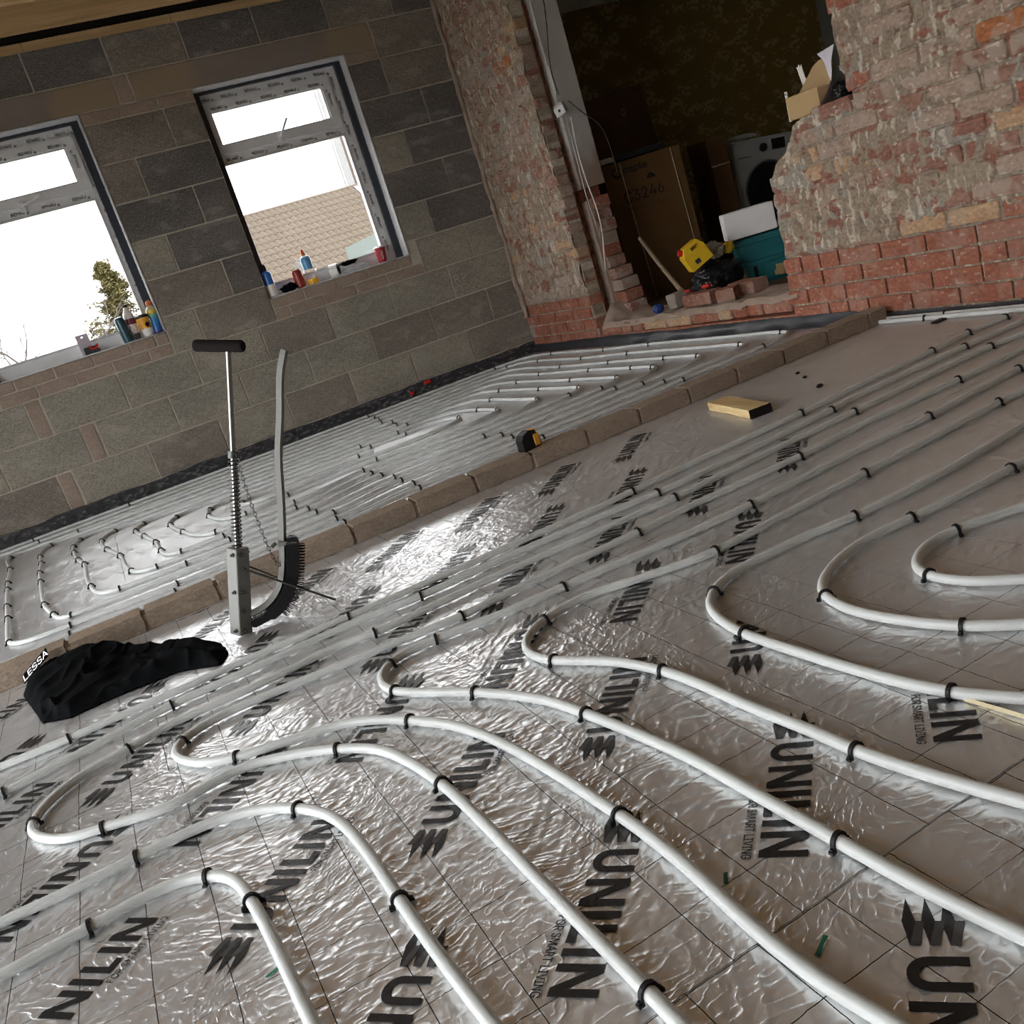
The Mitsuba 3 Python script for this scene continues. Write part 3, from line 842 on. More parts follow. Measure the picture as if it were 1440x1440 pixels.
STAPLES = {
 'L1': [[0.50,-3.781],[0.325,-3.762],[0.112,-3.787],[-0.511,-3.81],[-1.192,-3.829],[-2.081,-3.803],[-2.799,-3.767]],
 'L2': [[0.148,-3.89],[-0.476,-3.911],[-1.162,-3.931],[-1.904,-3.89],[-2.559,-3.86],[-2.934,-3.925]],
 'L3': [[0.145,-3.99],[-0.477,-4.007],[-1.168,-4.03],[-2.063,-3.998],[-2.675,-4.009],[-2.867,-4.165],[-2.728,-4.341],[-2.297,-4.495],[-2.195,-4.791],[-2.179,-5.375]],
 'L4': [[-0.189,-4.14],[-0.833,-4.149],[-1.372,-4.145],[-1.885,-4.145],[-2.556,-4.1],[-2.463,-4.318],[-2.162,-4.516],[-2.037,-5.099]],
 'L5': [[-0.086,-4.267],[-0.489,-4.292],[-1.134,-4.305],[-1.664,-4.256],[-1.978,-4.209],[-2.104,-4.222],[-2.137,-4.372],[-2.024,-4.543],[-1.926,-4.809],[-1.879,-5.35]],
 'L6': [[-0.366,-4.415],[-0.881,-4.441],[-1.372,-4.457],[-1.784,-4.378],[-1.865,-4.569],[-1.76,-4.807],[-1.732,-5.242]],
 'L7': [[-1.105,-4.616],[-1.509,-4.63],[-1.591,-4.821],[-1.549,-5.241]],
 'L8': [[-0.782,-4.757],[-1.065,-4.742],[-1.413,-4.847],[-1.388,-5.131]],
 'L9': [[-1.091,-4.869],[-1.267,-4.954]],
 'P7': [[-2.672,-4.519],[-2.409,-4.631],[-2.345,-5.005]],
 'P8': [[-2.758,-4.662],[-2.573,-4.696],[-2.526,-4.828]],
 'W1': [[0.607,-3.42]],
 'W2': [[0.560,-3.36]],
}
ROUND = {
 'L1': ('white heating pipe nearest the brick kerb, running straight right across the near floor', 'the near-floor pipe closest to the kerb'),
 'L2': ('second white heating pipe from the kerb on the near floor, leaving at the left edge', 'the second near-floor pipe from the kerb'),
 'L3': ('third white pipe from the kerb, doubling back in the leftmost hairpin bend', 'the pipe with the leftmost hairpin bend'),
 'L4': ('fourth white pipe from the kerb, doubling back in the second hairpin bend from the left', 'the pipe with the second hairpin from the left'),
 'L5': ('fifth white pipe from the kerb, doubling back in the third hairpin bend from the left', 'the pipe with the third hairpin from the left'),
 'L6': ('sixth white pipe from the kerb, doubling back in the middle hairpin bend', 'the pipe with the middle hairpin'),
 'L7': ('white heating pipe with the widest round bend, third hairpin from the right edge', 'the pipe with the third hairpin from the right'),
 'L8': ('white heating pipe with the second hairpin bend from the right edge', 'the pipe with the second hairpin from the right'),
 'L9': ('white heating pipe with the small hairpin bend at the right edge', 'the pipe with the hairpin at the right edge'),
 'P7': ('white heating pipe arching from the left edge down to the bottom edge, outer of two', 'the outer pipe arching to the bottom edge'),
 'P8': ('white heating pipe in the bottom left corner, inner of two arching pipes, dusty', 'the inner pipe arching in the bottom left corner'),
 'W1': ('bright white pipe hugging the foot of the brick wall at the right', 'the bright pipe against the brick wall'),
 'W2': ('second bright white pipe along the brick wall, just in front of the one hugging it', 'the second bright pipe along the brick wall'),
}
PATHS = {}
for k, pts in PIPES.items():
    PATHS[k] = pipe(pts, ROUND[k][0], step=0.016)
NTH = ['first', 'second', 'third', 'fourth', 'fifth', 'sixth', 'seventh', 'eighth', 'ninth', 'tenth']
for k, pts in STAPLES.items():
    for i, q in enumerate(pts):
        clips(PATHS[k], [q], (NTH[i] + ' black staple along ' if len(pts) > 1 else 'black staple over ') + ROUND[k][1], 'staples over ' + ROUND[k][1])

# far zone: one outer loop and one long spiral
left = {
 1: [(-2.90, -2.592), (-2.96, -2.575), (-3.005, -2.53), (-3.025, -2.46), (-3.052, -2.065), (-3.073, -1.795), (-3.106, -1.239), (-3.122, -0.836), (-3.155, -0.52), (-3.13, -0.44), (-3.05, -0.415), (-2.90, -0.42)],
 2: [(-2.805, -2.456), (-2.845, -2.43), (-2.877, -2.287), (-2.913, -2.07), (-2.947, -1.518), (-2.959, -1.286), (-2.961, -1.034), (-2.976, -0.75), (-2.955, -0.6), (-2.88, -0.535), (-2.7, -0.54)],
 3: [(-2.63, -2.335), (-2.70, -2.26), (-2.729, -2.075), (-2.742, -1.913), (-2.752, -1.522), (-2.781, -1.343), (-2.802, -1.07), (-2.803, -0.88), (-2.76, -0.75), (-2.66, -0.70)],
 4: [(-2.48, -2.20), (-2.55, -2.14), (-2.578, -2.0), (-2.595, -1.656), (-2.647, -1.354), (-2.666, -1.135), (-2.65, -0.97), (-2.58, -0.89), (-2.48, -0.87)],
 5: [(-2.35, -2.10), (-2.41, -2.05), (-2.43, -1.895), (-2.434, -1.666), (-2.471, -1.377), (-2.498, -1.14), (-2.45, -1.02), (-2.33, -0.985)],
 6: [(-2.19, -1.98), (-2.26, -1.90), (-2.309, -1.665), (-2.34, -1.36), (-2.31, -1.22), (-2.2, -1.16)],
 7: [(-2.04, -1.835), (-2.125, -1.76), (-2.162, -1.6), (-2.162, -1.44), (-2.12, -1.34), (-2.0, -1.31)],
 8: [(-1.88, -1.655), (-1.97, -1.63), (-2.015, -1.57), (-1.98, -1.50), (-1.88, -1.47), (-1.5, -1.49), (-1.3, -1.52)]}
curb = {0: [(-1.8, -2.755), (-1.46, -2.70), (-0.9, -2.713), (0.2, -2.712), (0.42, -2.69)], 1: [(-2.4, -2.64), (-1.8, -2.65), (-1.46, -2.582), (-0.93, -2.605), (0.1, -2.60), (0.24, -2.575)], 2: [(-1.8, -2.525), (-1.46, -2.44), (-0.95, -2.476), (0.0, -2.46), (0.09, -2.44)],
        3: [(-1.8, -2.385), (-1.46, -2.323), (-0.94, -2.348), (-0.2, -2.33), (-0.08, -2.30)], 4: [(-1.8, -2.265), (-1.46, -2.175), (-0.968, -2.23), (-0.33, -2.21), (-0.24, -2.19)], 5: [(-1.8, -2.139), (-1.46, -2.045), (-0.9, -2.09), (-0.5, -2.08), (-0.39, -2.06)],
        6: [(-1.8, -2.01), (-1.46, -1.91), (-0.95, -1.96), (-0.7, -1.96), (-0.58, -1.93)], 7: [(-1.8, -1.785), (-1.46, -1.764), (-1.0, -1.82), (-0.85, -1.82), (-0.75, -1.79)], 8: [(-1.46, -1.62), (-1.2, -1.64), (-1.0, -1.64), (-0.88, -1.61)]}
tips = [(0.50, -2.609), (0.322, -2.515), (0.163, -2.381), (0.0, -2.216), (-0.159, -2.131), (-0.31, -2.006), (-0.497, -1.883), (-0.668, -1.748), (-0.806, -1.553)]
brk = {0: [(0.475, -2.2), (0.43, -1.534), (0.372, -1.13), (0.352, -0.47), (0.32, -0.27), (0.23, -0.17), (0.1, -0.15)], 1: [(0.305, -2.2), (0.265, -1.57), (0.205, -1.126), (0.19, -0.56), (0.165, -0.42), (0.10, -0.34), (0, -0.32)],
       2: [(0.148, -2.1), (0.1, -1.6), (0.046, -1.137), (0.035, -0.68), (0.0, -0.55), (-0.08, -0.49), (-0.2, -0.48)], 3: [(-0.008, -2.0), (-0.03, -1.61), (-0.088, -1.127), (-0.095, -0.85), (-0.13, -0.71), (-0.23, -0.655), (-0.4, -0.65)],
       4: [(-0.17, -1.95), (-0.2, -1.6), (-0.235, -1.06), (-0.27, -0.9), (-0.37, -0.815), (-0.5, -0.80)], 5: [(-0.325, -1.8), (-0.35, -1.5), (-0.385, -1.16), (-0.42, -1.01), (-0.53, -0.94), (-0.65, -0.935)],
       6: [(-0.505, -1.7), (-0.535, -1.3), (-0.58, -1.16), (-0.70, -1.09), (-0.8, -1.085)], 7: [(-0.672, -1.6), (-0.695, -1.42), (-0.75, -1.30), (-0.87, -1.23), (-0.95, -1.225)], 8: [(-0.81, -1.48), (-0.86, -1.41), (-0.95, -1.375)]}
blk = {0: [(-0.92, -0.155), (-2.47, -0.10), (-2.99, -0.085), (-3.6, -0.06)], 1: [(-0.93, -0.325), (-2.47, -0.27), (-2.99, -0.25), (-3.6, -0.22)], 2: [(-0.934, -0.484), (-2.4, -0.44)], 3: [(-0.976, -0.66), (-2.2, -0.57)], 4: [(-0.965, -0.81), (-2.2, -0.735)],
       5: [(-0.979, -0.95), (-2.1, -0.89)], 6: [(-0.985, -1.10), (-2.0, -1.01)], 7: [(-1.077, -1.24), (-1.9, -1.17)], 8: [(-1.07, -1.375), (-1.75, -1.315)]}
outer = [(-3.6, -2.84), (-3.031, -2.77), (-2.81, -2.735)] + curb[0] + [tips[0]] + brk[0] + blk[0]
F_OUT = pipe(outer, 'outermost white heating pipe of the far floor, next to kerb, brick wall and block wall', RF, 0.02, 2)
spiral = blk[1][::-1] + brk[1][::-1] + [tips[1]] + curb[1][::-1]
for i in range(2, 9):
    spiral += left[i - 1] + blk[i][::-1] + brk[i][::-1] + [tips[i]] + curb[i][::-1]
spiral += left[8]
F_SPI = pipe(spiral, 'long white heating pipe coiled in nested loops on the far floor beyond the kerb', RF, 0.02, 2)
far_pts = [(-3.042, 0.0), (-2.991, -0.249), (-2.472, -0.09), (-2.777, -0.45)]
far_pts += [(-0.916, -0.153), (-0.925, -0.329), (-0.934, -0.484), (-0.976, -0.674), (-0.965, -0.813), (-0.979, -0.949), (-0.972, -1.099), (-1.077, -1.24), (-1.068, -1.375), (-1.282, -1.23), (-1.262, -1.342), (-1.371, -1.5), (-1.366, -1.764), (-1.473, -1.91), (-1.468, -2.045), (-1.473, -2.163), (-1.454, -2.323), (-1.469, -2.437), (-1.462, -2.582), (-1.46, -2.699)]
far_pts += [(-1.826, -1.778), (-1.84, -2.016), (-1.854, -2.139), (-1.825, -2.265), (-1.828, -2.372), (-1.791, -2.528), (-1.814, -2.65), (-1.799, -2.763), (-2.812, -2.729), (-2.813, -2.626)]
far_pts += [(-3.155, -0.46), (-3.122, -0.836), (-3.106, -1.239), (-3.09, -1.4), (-3.073, -1.795), (-3.052, -2.065), (-3.015, -2.5), (-2.935, -0.56), (-2.976, -0.8), (-2.961, -1.034), (-2.959, -1.286), (-2.947, -1.518), (-2.913, -2.07), (-2.87, -2.33), (-2.805, -2.456), (-2.766, -0.76), (-2.803, -0.9), (-2.802, -1.07), (-2.781, -1.343), (-2.752, -1.522), (-2.729, -2.075), (-2.63, -2.335)]
far_pts += [(-2.6, -0.9), (-2.66, -1.05), (-2.647, -1.354), (-2.595, -1.656), (-2.565, -2.086), (-2.48, -2.2), (-2.45, -1.02), (-2.498, -1.14), (-2.471, -1.377), (-2.434, -1.666), (-2.429, -1.895), (-2.35, -2.1), (-2.299, -1.2), (-2.34, -1.36), (-2.309, -1.665), (-2.19, -1.98), (-2.14, -1.38), (-2.162, -1.52), (-2.04, -1.835), (-2.42, -2.62), (-2.436, -2.74), (-2.37, -2.345), (-2.17, -2.11), (-2.18, -2.26), (-2.0, -1.53)]
far_pts += [(0.348, -0.468), (0.365, -1.124), (0.428, -1.534), (0.188, -0.56), (0.2, -1.126), (0.272, -1.566), (0.041, -1.137), (0.096, -1.607), (0.14, -2.1), (-0.089, -1.127), (-0.025, -1.612), (0.0, -2.007), (-0.24, -1.1), (-0.19, -1.7), (-0.385, -1.16), (-0.35, -1.6), (-0.53, -1.35), (-0.68, -1.5), (0.05, -0.15), (0.05, -0.33)]
far_pts += [(0.271, -2.709), (-0.191, -2.713), (-0.22, -2.6), (-0.241, -2.478), (-0.313, -2.335), (-0.316, -2.22), (-0.424, -2.087), (-0.91, -2.714), (-0.935, -2.608), (-0.947, -2.476), (-0.941, -2.348), (-0.968, -2.23)] + [(x - 0.004, y + 0.03) for x, y in tips]
both = np.vstack([F_OUT, F_SPI])
ext = lambda path: np.r_[path[1:2], path[1:-1], path[-2:-1]]
for q in far_pts:
    p = F_OUT if np.linalg.norm(F_OUT[:, :2] - q, axis=1).min() < np.linalg.norm(F_SPI[:, :2] - q, axis=1).min() else F_SPI
    clips(p, [q], 'small black staple over the white pipes of the far floor beyond the kerb', 'staples on the far floor', CLIPF, RF)

# print on one pipe
tm = meshkit.text_mesh('16x2 PRUFAST DZ6 m', 0.0062, 0.0002)
v = np.array(tm.vertices)
path = PATHS['L5']
i0 = int(np.argmin(np.linalg.norm(path[:, :2] - [-1.879, -5.36], axis=1)))
seg = path[i0:i0 + 30]
Ls = np.r_[0, np.cumsum(np.linalg.norm(np.diff(seg, axis=0), axis=1))]
q = np.stack([np.interp(v[:, 0], Ls, seg[:, k]) for k in range(3)], 1)
tt = np.stack([np.interp(v[:, 0], Ls, np.gradient(seg, axis=0)[:, k]) for k in range(3)], 1); tt /= np.linalg.norm(tt, axis=1, keepdims=True)
side = np.cross(tt, ZZ); phi = -1.15 + v[:, 1:2] / RN
rad = RN + 0.00025
v2 = q - (np.sin(phi) * side * -1 - np.cos(phi) * ZZ) * rad
tm.vertices = v2
put('lettering', tm, 'print_grey', 'heating_pipe_004', label='small grey print along the pipe')

# ------------------------------------------------------------------ lettering on the foil
def stroke(pts, w):
    return LineString(pts).buffer(w / 2, cap_style='flat', join_style='mitre', mitre_limit=4)


def letter_poly():
    y0, y1 = -0.030, 0.030
    t = 0.0115
    out = []
    a, b = 0.045, 0.0885
    r = (b - a - t) / 2
    c = (a + b) / 2
    arc = [(c - r * math.cos(u), y0 + t / 2 + r - r * math.sin(u)) for u in np.linspace(0, np.pi, 13)]
    out.append(stroke([(c - r, y1)] + arc + [(c + r, y1)], t))

    def N(a, b):
        d = 0.0125
        return unary_union([sbox(a, y0, a + t, y1), sbox(b - t, y0, b, y1), Polygon([(a, y1), (a + d, y1), (b, y0), (b - d, y0)])])
    out.append(N(0.101, 0.1485))
    out.append(sbox(0.1575, y0, 0.169, y1))
    out.append(unary_union([sbox(0.180, y0, 0.1915, y1), sbox(0.180, y0, 0.209, y0 + 0.0115)]))
    out.append(sbox(0.2175, y0, 0.229, y1))
    out.append(N(0.2405, 0.288))
    logo_d, logo_l = [], []
    for k in range(3):
        o = 0.0195 * k
        logo_d.append(Polygon([(-0.037, -0.0255 + o), (-0.0036, -0.0310 + o), (0.0303, -0.0245 + o), (-0.0035, -0.0172 + o)]))
        logo_l.append(Polygon([(0.0303, -0.0245 + o), (0.0303, -0.0148 + o), (-0.0034, -0.0076 + o), (-0.0035, -0.0172 + o)]))
    return unary_union(out + logo_d), unary_union(logo_l)


LP, LG = letter_poly()
small = meshkit.text_mesh('FOR SMART LIVING', 0.0125, 0.0003)
sb = small.bounds
small.apply_transform(np.diag([0.126 / (sb[1][0] - sb[0][0]), 1, 1, 1.0]))
small.apply_translation((0.164 - small.bounds[0][0], -0.0515 - small.bounds[0][1], 0))
print_mesh = join([extr(LP, 0.0003), small])
print_a = shape(print_mesh)
print_b = shape(extr(LG, 0.0003))
ROWS = [(-1, -5.506, -1.899, -1, 1), (-1, -5.11, -1.732, -5, 1), (1, -4.90, -1.653, -5, 0), (-1, -4.335, -1.475, -5, 1), (1, -4.16, -1.512, -5, 2), (-1, -3.64, -1.352, -6, 1), (1, -3.44, -1.284, -6, 1)]
s2 = math.sqrt(0.5)
for sgn, y, x, k0, k1 in ROWS:
    for k in range(k0, k1 + 1):
        e1 = np.array([sgn * s2, sgn * s2, 0]); e2 = np.array([-e1[1], e1[0], 0])
        M = mat4([e1, e2, ZZ], (x + 0.3085 * k, y, 0.0002))
        if (y, k) in ((-5.11, 1), (-4.90, 0)):      # cut by the joint between two boards
            cut_ = print_mesh.copy(); cut_.apply_transform(M); cut_ = cut_.slice_plane([-1.552, 0, 0], [-1, 0, 0])
            put('lettering', cut_, 'print_black', FL)
            if k == 1: continue
        else:
            put('lettering', print_a, 'print_black', FL, m=M)
        put('lettering_shade', print_b, 'print_grey', FL, m=M)

# ------------------------------------------------------------------ foot of the brick wall, threshold, jamb, cables
xs = np.linspace(0.0, 4.6, 300)
P = []
for t in np.linspace(0, 1, 6):
    hh = 0.052 - 0.024 * np.clip((xs - 2.9) / 0.2, 0, 1) + 0.012 * (meshkit.fbm(np.stack([xs * 3, 0 * xs, 0 * xs], -1), 3, 4) - 0.5)
    off = -0.03 * (1 - t) ** 2 - 0.006 - 0.012 * meshkit.noise(np.stack([xs * 9, 0 * xs + t * 2, 0 * xs], -1), 5) * (1 - 0.5 * t)
    P.append(CORNER + BD * xs[:, None] + BN * off[:, None] + ZZ * (t * hh + 0.001)[:, None])
put('trim_4', grid_mesh(np.array(P)), 'black_sheet', smooth=True, kind='structure', label='black damp-proof sheet turned up at the foot of the brick wall')

TH = put('threshold', wall_solid(sbox(0.83, 0, 2.62, 0.062), 0.0, 0.33), 'brick_red', kind='structure', label='broken brick threshold of the wide opening')
s = 0.90
while s < 2.55:
    L_ = 0.1025 if rng.random() < 0.45 else (0.16 if rng.random() < 0.3 else 0.215)
    L_ = min(L_, 2.56 - s)
    zt = 0.004 + 0.018 * (s - 0.9) / 1.66
    if L_ > 0.05:
        nm = pick(L_)
        put('brick', VAR[nm, int(rng.integers(3)), 'old'], 'brick_red' if rng.random() < 0.7 else 'brick_buff', TH, m=BW @ move(s, 0.0 + rng.uniform(-0.004, 0.004), 0.056 + zt) @ np.diag([L_ / LEN[nm], 1, 1, 1]))
    s += L_ + 0.011
ss = np.linspace(0.93, 2.62, 90); dd = np.linspace(-0.008, 0.36, 26)
S_, D_ = np.meshgrid(ss, dd)
hz = 0.128 + 0.035 * (S_ - 0.93) / 1.66 + 0.016 * (meshkit.fbm(np.stack([S_ * 14, D_ * 14, 0 * S_], -1), 4, 2) - 0.5) * 2
hz += 0.12 * np.clip((1.06 - S_) / 0.14, 0, 1) ** 1.6 * np.clip(D_ / 0.1, 0, 1)
hz -= 0.03 * np.clip(1 - (D_ + 0.008) / 0.012, 0, 1)
hz -= 0.05 * np.clip((D_ - 0.33) / 0.03, 0, 1)
P = CORNER + BD * S_[..., None] + BN * D_[..., None] + ZZ * hz[..., None]
mat('mortar_dusty', lambda p, n, uv: mix((0.25, 0.185, 0.145), (0.40, 0.32, 0.26), fbm(p.x * 16, p.y * 16, p.z * 16)), 0.95, spec=0.1, bump=block_h, scale=1.5)
g = grid_mesh(P); g.invert()
put('mortar_bed', g, 'mortar_dusty', TH, smooth=True, label='ragged bed of old mortar on top of the threshold')

put('mortar_core', wall_solid(sbox(0.80, 0.06, 0.868, 0.875), 0.17, 0.33), 'mortar_dusty', PW)
# toothed reveal below the jamb: broken bricks of the inner leaf
for i in range(10):
    z = 0.14 + 0.075 * i
    w = [0.20, 0.17, 0.13, 0.11, 0.06, 0.07, 0.05, 0.06, 0.055, 0.06][i] + rng.uniform(-0.015, 0.015)

    put('brick', VAR['short' if w < 0.09 else ('half' if w < 0.14 else 'three'), i % 3, 'new'], ['brick_old', 'brick_red', 'mortar_dusty', 'brick_old'][i % 4], PW,
        m=BW @ move(0.83, 0.19 + rng.uniform(-0.01, 0.01), z) @ np.diag([w / LEN['short' if w < 0.09 else ('half' if w < 0.14 else 'three')], 1.3, 1.05, 1]))
for i in range(30):
    z = 0.03 + 0.0752 * i
    put('brick', VAR['half', i % 3, 'new'], 'brick_red' if i % 3 else 'brick_old', PW, m=BW @ move(0.715 - (0.012 if i % 2 else 0), 0.112, z + 0.005) @ np.diag([1, 0.42, 1, 1]))
# mortar smear in the corner between the block wall and the pier
zz = np.linspace(0.25, 2.56, 120)
pth = np.stack([0.456 + 0.008 * (meshkit.noise(np.stack([zz * 14, 0 * zz, 0 * zz], -1), 3) - 0.5), -0.012 - 0.018 * meshkit.noise(np.stack([zz * 9, 0 * zz, 0 * zz], -1), 4), zz], -1)
put('mortar_fillet', tube(pth, 0.012 + 0.010 * meshkit.noise(np.stack([zz * 25, 0 * zz, 0 * zz], -1), 6), 7), 'mortar_dusty', PW, smooth=True)

mat('cable_white', (0.62, 0.60, 0.56), 0.5)
mat('cable_black', (0.02, 0.02, 0.02), 0.5)
bwp = lambda q: bw(*q)


def cable(pts, r, m, label):
    return put('cable', tube(smooth_path([bwp(q) for q in pts], 0.02, 2), r, 7), m, smooth=60, label=label, cat='cable')


cable([(0.90, 0.13, 2.39), (0.897, 0.14, 2.05), (0.898, 0.13, 1.80), (0.93, 0.12, 1.62), (0.925, 0.12, 1.50)], 0.0045, 'cable_white', 'pale cable running down the jamb into the socket box from above')
cable([(0.98, 0.145, 1.36), (0.975, 0.13, 1.15), (0.985, 0.13, 0.98), (1.02, 0.125, 0.80), (1.015, 0.12, 0.66), (0.97, 0.12, 0.53), (0.945, 0.125, 0.47), (0.93, 0.13, 0.44)], 0.0045, 'cable_white', 'pale cable hanging from the socket box in front of the broken jamb')
cable([(0.955, 0.13, 1.36), (0.96, 0.12, 1.1), (0.97, 0.11, 0.9), (0.99, 0.11, 0.72), (0.985, 0.115, 0.62)], 0.0035, 'steel', 'thin bare wire dangling beside the hanging pale cable')
cable([(0.975, 0.2, 2.39), (0.97, 0.19, 2.1), (0.962, 0.165, 1.9), (0.93, 0.13, 1.66), (0.94, 0.13, 1.5)], 0.003, 'cable_black', 'thin black cable lying over the upper part of the white jamb')
cable([(0.99, 0.15, 1.45), (1.03, 0.2, 1.36), (1.05, 0.28, 1.27), (1.04, 0.32, 1.15), (1.02, 0.34, 0.98)], 0.0035, 'cable_black', 'black flex curving from the socket box over the jamb towards the cardboard')
sbx = thing('socket_box', 'small white socket box hanging by cables on the jamb', 'socket box')
M = BW @ move(0.945, 0.115, 1.42) @ rot((0, 0, 1), 25) @ rot((0, 1, 0), -14)
b = boxm(-0.033, 0.033, -0.02, 0.02, -0.033, 0.033, 0.004); b.apply_transform(M)
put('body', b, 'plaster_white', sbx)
b = boxm(-0.036, 0.036, -0.026, -0.018, -0.036, 0.02, 0.003); b.apply_transform(M)
put('face_plate', b, 'upvc', sbx)
b = lathe([(0.0, -0.002), (0.008, -0.002), (0.008, 0.002), (0.0, 0.002)], 12); b.apply_transform(M @ move(0, -0.027, -0.008) @ rot((1, 0, 0), 90))
put('screw', b, 'clip_black', sbx)

# ------------------------------------------------------------------ things in the house room
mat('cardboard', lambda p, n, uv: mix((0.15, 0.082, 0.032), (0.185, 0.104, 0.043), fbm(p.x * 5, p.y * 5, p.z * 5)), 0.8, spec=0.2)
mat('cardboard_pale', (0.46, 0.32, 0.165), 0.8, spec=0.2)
mat('ink_navy', (0.02, 0.024, 0.035), 0.6)
mat('ink_brown', (0.12, 0.065, 0.03), 0.7)
mat('strap', (0.55, 0.50, 0.42), 0.4)
mat('paper_white', (0.80, 0.80, 0.80), 0.7)
mat('teal_plastic', (0.018, 0.135, 0.15), 0.38)
mat('appliance_white', (0.46, 0.45, 0.43), 0.35)
mat('gloss_black', (0.012, 0.012, 0.013), 0.12)
mat('yellow_plastic', (0.62, 0.40, 0.02), 0.35)
mat('black_bag', (0.014, 0.014, 0.016), 0.28)
mat('rag', (0.45, 0.42, 0.37), 0.9)
mat('blue_plastic', (0.02, 0.05, 0.20), 0.4)
mat('red_plastic', (0.45, 0.02, 0.015), 0.3)
mat('wood_handle', (0.27, 0.20, 0.135), 0.7)
mat('stone_grey', lambda p, n, uv: mix((0.22, 0.19, 0.155), (0.30, 0.265, 0.22), fbm(p.x * 30, p.y * 30, p.z * 30)), 0.9)


def frame(o, deg):
    a = math.radians(deg)
    return mat4([(math.cos(a), math.sin(a), 0), (-math.sin(a), math.cos(a), 0), ZZ], o)


def put_in(name, mesh, m, parent, M, smooth=False, label=None):
    mesh = mesh.copy(); mesh.apply_transform(M)
    return put(name, mesh, m, parent, smooth=smooth, label=label)


def text_on(text, h, M, depth=0.0006, bold=False, sx=1.0):
    """Lettering that stands upright on a front face: local x to the right, z up, facing -y."""
    t = meshkit.text_mesh(text, h, depth, bold=bold)
    t.apply_transform(np.diag([sx, 1, 1, 1.0])); t.apply_transform(rot((1, 0, 0), 90)); t.apply_transform(M)
    return t


# appliance carton
FZ = 0.116
k = thing('appliance_carton', 'tall brown cardboard appliance carton with dark lettering and pale straps', 'cardboard box')
M = frame((1.055, -0.524, 0), -5)
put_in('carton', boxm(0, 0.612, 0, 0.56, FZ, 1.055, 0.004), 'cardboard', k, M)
put('lettering', join([text_on('caple', 0.043, M @ move(0.145, -0.001, 0.975), bold=True, sx=1.25), text_on('C3246', 0.075, M @ move(0.105, -0.001, 0.785), sx=0.95)]), 'ink_navy', k)
ring = Polygon([(0.036 * math.cos(a), 0.036 * math.sin(a)) for a in np.linspace(0.9, 5.6, 30)] + [(0.02 * math.cos(a), 0.02 * math.sin(a)) for a in np.linspace(5.6, 0.9, 30)])
dome = Polygon([(0.033 * math.cos(a), 0.033 * math.sin(a)) for a in np.linspace(0, np.pi, 20)])
em = [extr(affinity.translate(ring, 0.10, 0.99), 0.0006), extr(affinity.translate(dome, 0.345, 0.90), 0.0006)]
for q in em:
    q.apply_transform(rot((1, 0, 0), 90)); q.apply_transform(M @ move(0, -0.001, 0))
put('emblem', join(em), 'ink_navy', k, label='dark ring and dome emblems')
put('small_print', text_on('UNDER BAR COOLER', 0.024, M @ move(0.11, -0.001, 0.725), sx=0.95), 'ink_brown', k)
put('small_print', text_on('DUAL ZONE', 0.02, M @ move(0.11, -0.001, 0.68)), 'ink_brown', k)
for x0, x1 in ((0.135, 0.16), (0.535, 0.56)):
    pts = [M @ [x0, -0.004, 1.05, 1], M @ [x0, -0.006, 0.98, 1], M @ [x0 + 0.004, -0.006, 0.8, 1], M @ [(x0 + x1) / 2, -0.006, 0.5, 1], M @ [x1, -0.004, FZ + 0.01, 1]]
    put('strap', tube(smooth_path([q[:3] for q in pts], 0.03, 0), 0.0028, 6), 'strap', k)
k = thing('black_tray', 'flat black tray lying on top of the tall lettered carton', 'tray')
put_in('tray', boxm(-0.09, 0.50, 0.0, 0.42, 1.062, 1.10, 0.006), 'black_sheet', k, M)
b = boxm(0.0, 0.11, -0.01, 0.03, 1.064, 1.10, 0.005)
put_in('grip', b, 'cable_white', k, M, label='pale grip at the front edge')

b = thing('cardboard_sheet', 'large brown cardboard box standing against the wallpaper above the carton', 'cardboard box')
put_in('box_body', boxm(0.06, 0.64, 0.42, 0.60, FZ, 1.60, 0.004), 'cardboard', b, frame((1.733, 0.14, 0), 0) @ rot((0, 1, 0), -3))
put('emblem', text_on('G', 0.05, frame((1.733, 0.14, 0), 0) @ move(0.30, 0.417, 1.43)), 'cable_white', b)
k = thing('narrow_carton', 'narrow brown carton standing between the tall carton and the washing machine', 'cardboard box')
M = frame((2.24, -0.075, 0), -10)
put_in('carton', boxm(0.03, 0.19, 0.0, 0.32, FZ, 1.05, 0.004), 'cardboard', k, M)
b = join([text_on('H', 0.03, M @ move(0.11, -0.001, zz_)) for zz_ in (0.5, 0.62, 0.95)])
put('lettering', b, 'ink_brown', k)
put_in('tape', boxm(0.03, 0.19, -0.0012, 0.0, 0.84, 0.85), 'strap', k, M)

# washing machine, leaning a little
k = thing('washing_machine', 'white washing machine with a black round door, leaning in the dark room', 'washing machine')
M = frame((2.484, 0.015, FZ + 0.02), -5) @ rot((0, 1, 0), 5.0)
body = boxm(0, 0.6, 0.0, 0.55, 0.0, 0.845, 0.012)
put_in('body', body, 'appliance_white', k, M)
dr_ = lathe([(0.0, 0.012), (0.1, 0.022), (0.17, 0.018), (0.208, 0.008), (0.226, 0.0)], 48); dr_.apply_transform(move(0.31, 0.0, 0.43) @ rot((1, 0, 0), 90))
put_in('door', dr_, 'gloss_black', k, M, smooth=40, label='glossy black round door')
rg = lathe([(0.222, 0.0), (0.226, 0.012), (0.236, 0.012), (0.242, 0.0)], 48); rg.apply_transform(move(0.31, 0.0, 0.43) @ rot((1, 0, 0), 90))
put_in('door__rim', rg, 'steel_dull', k, M, smooth=40)
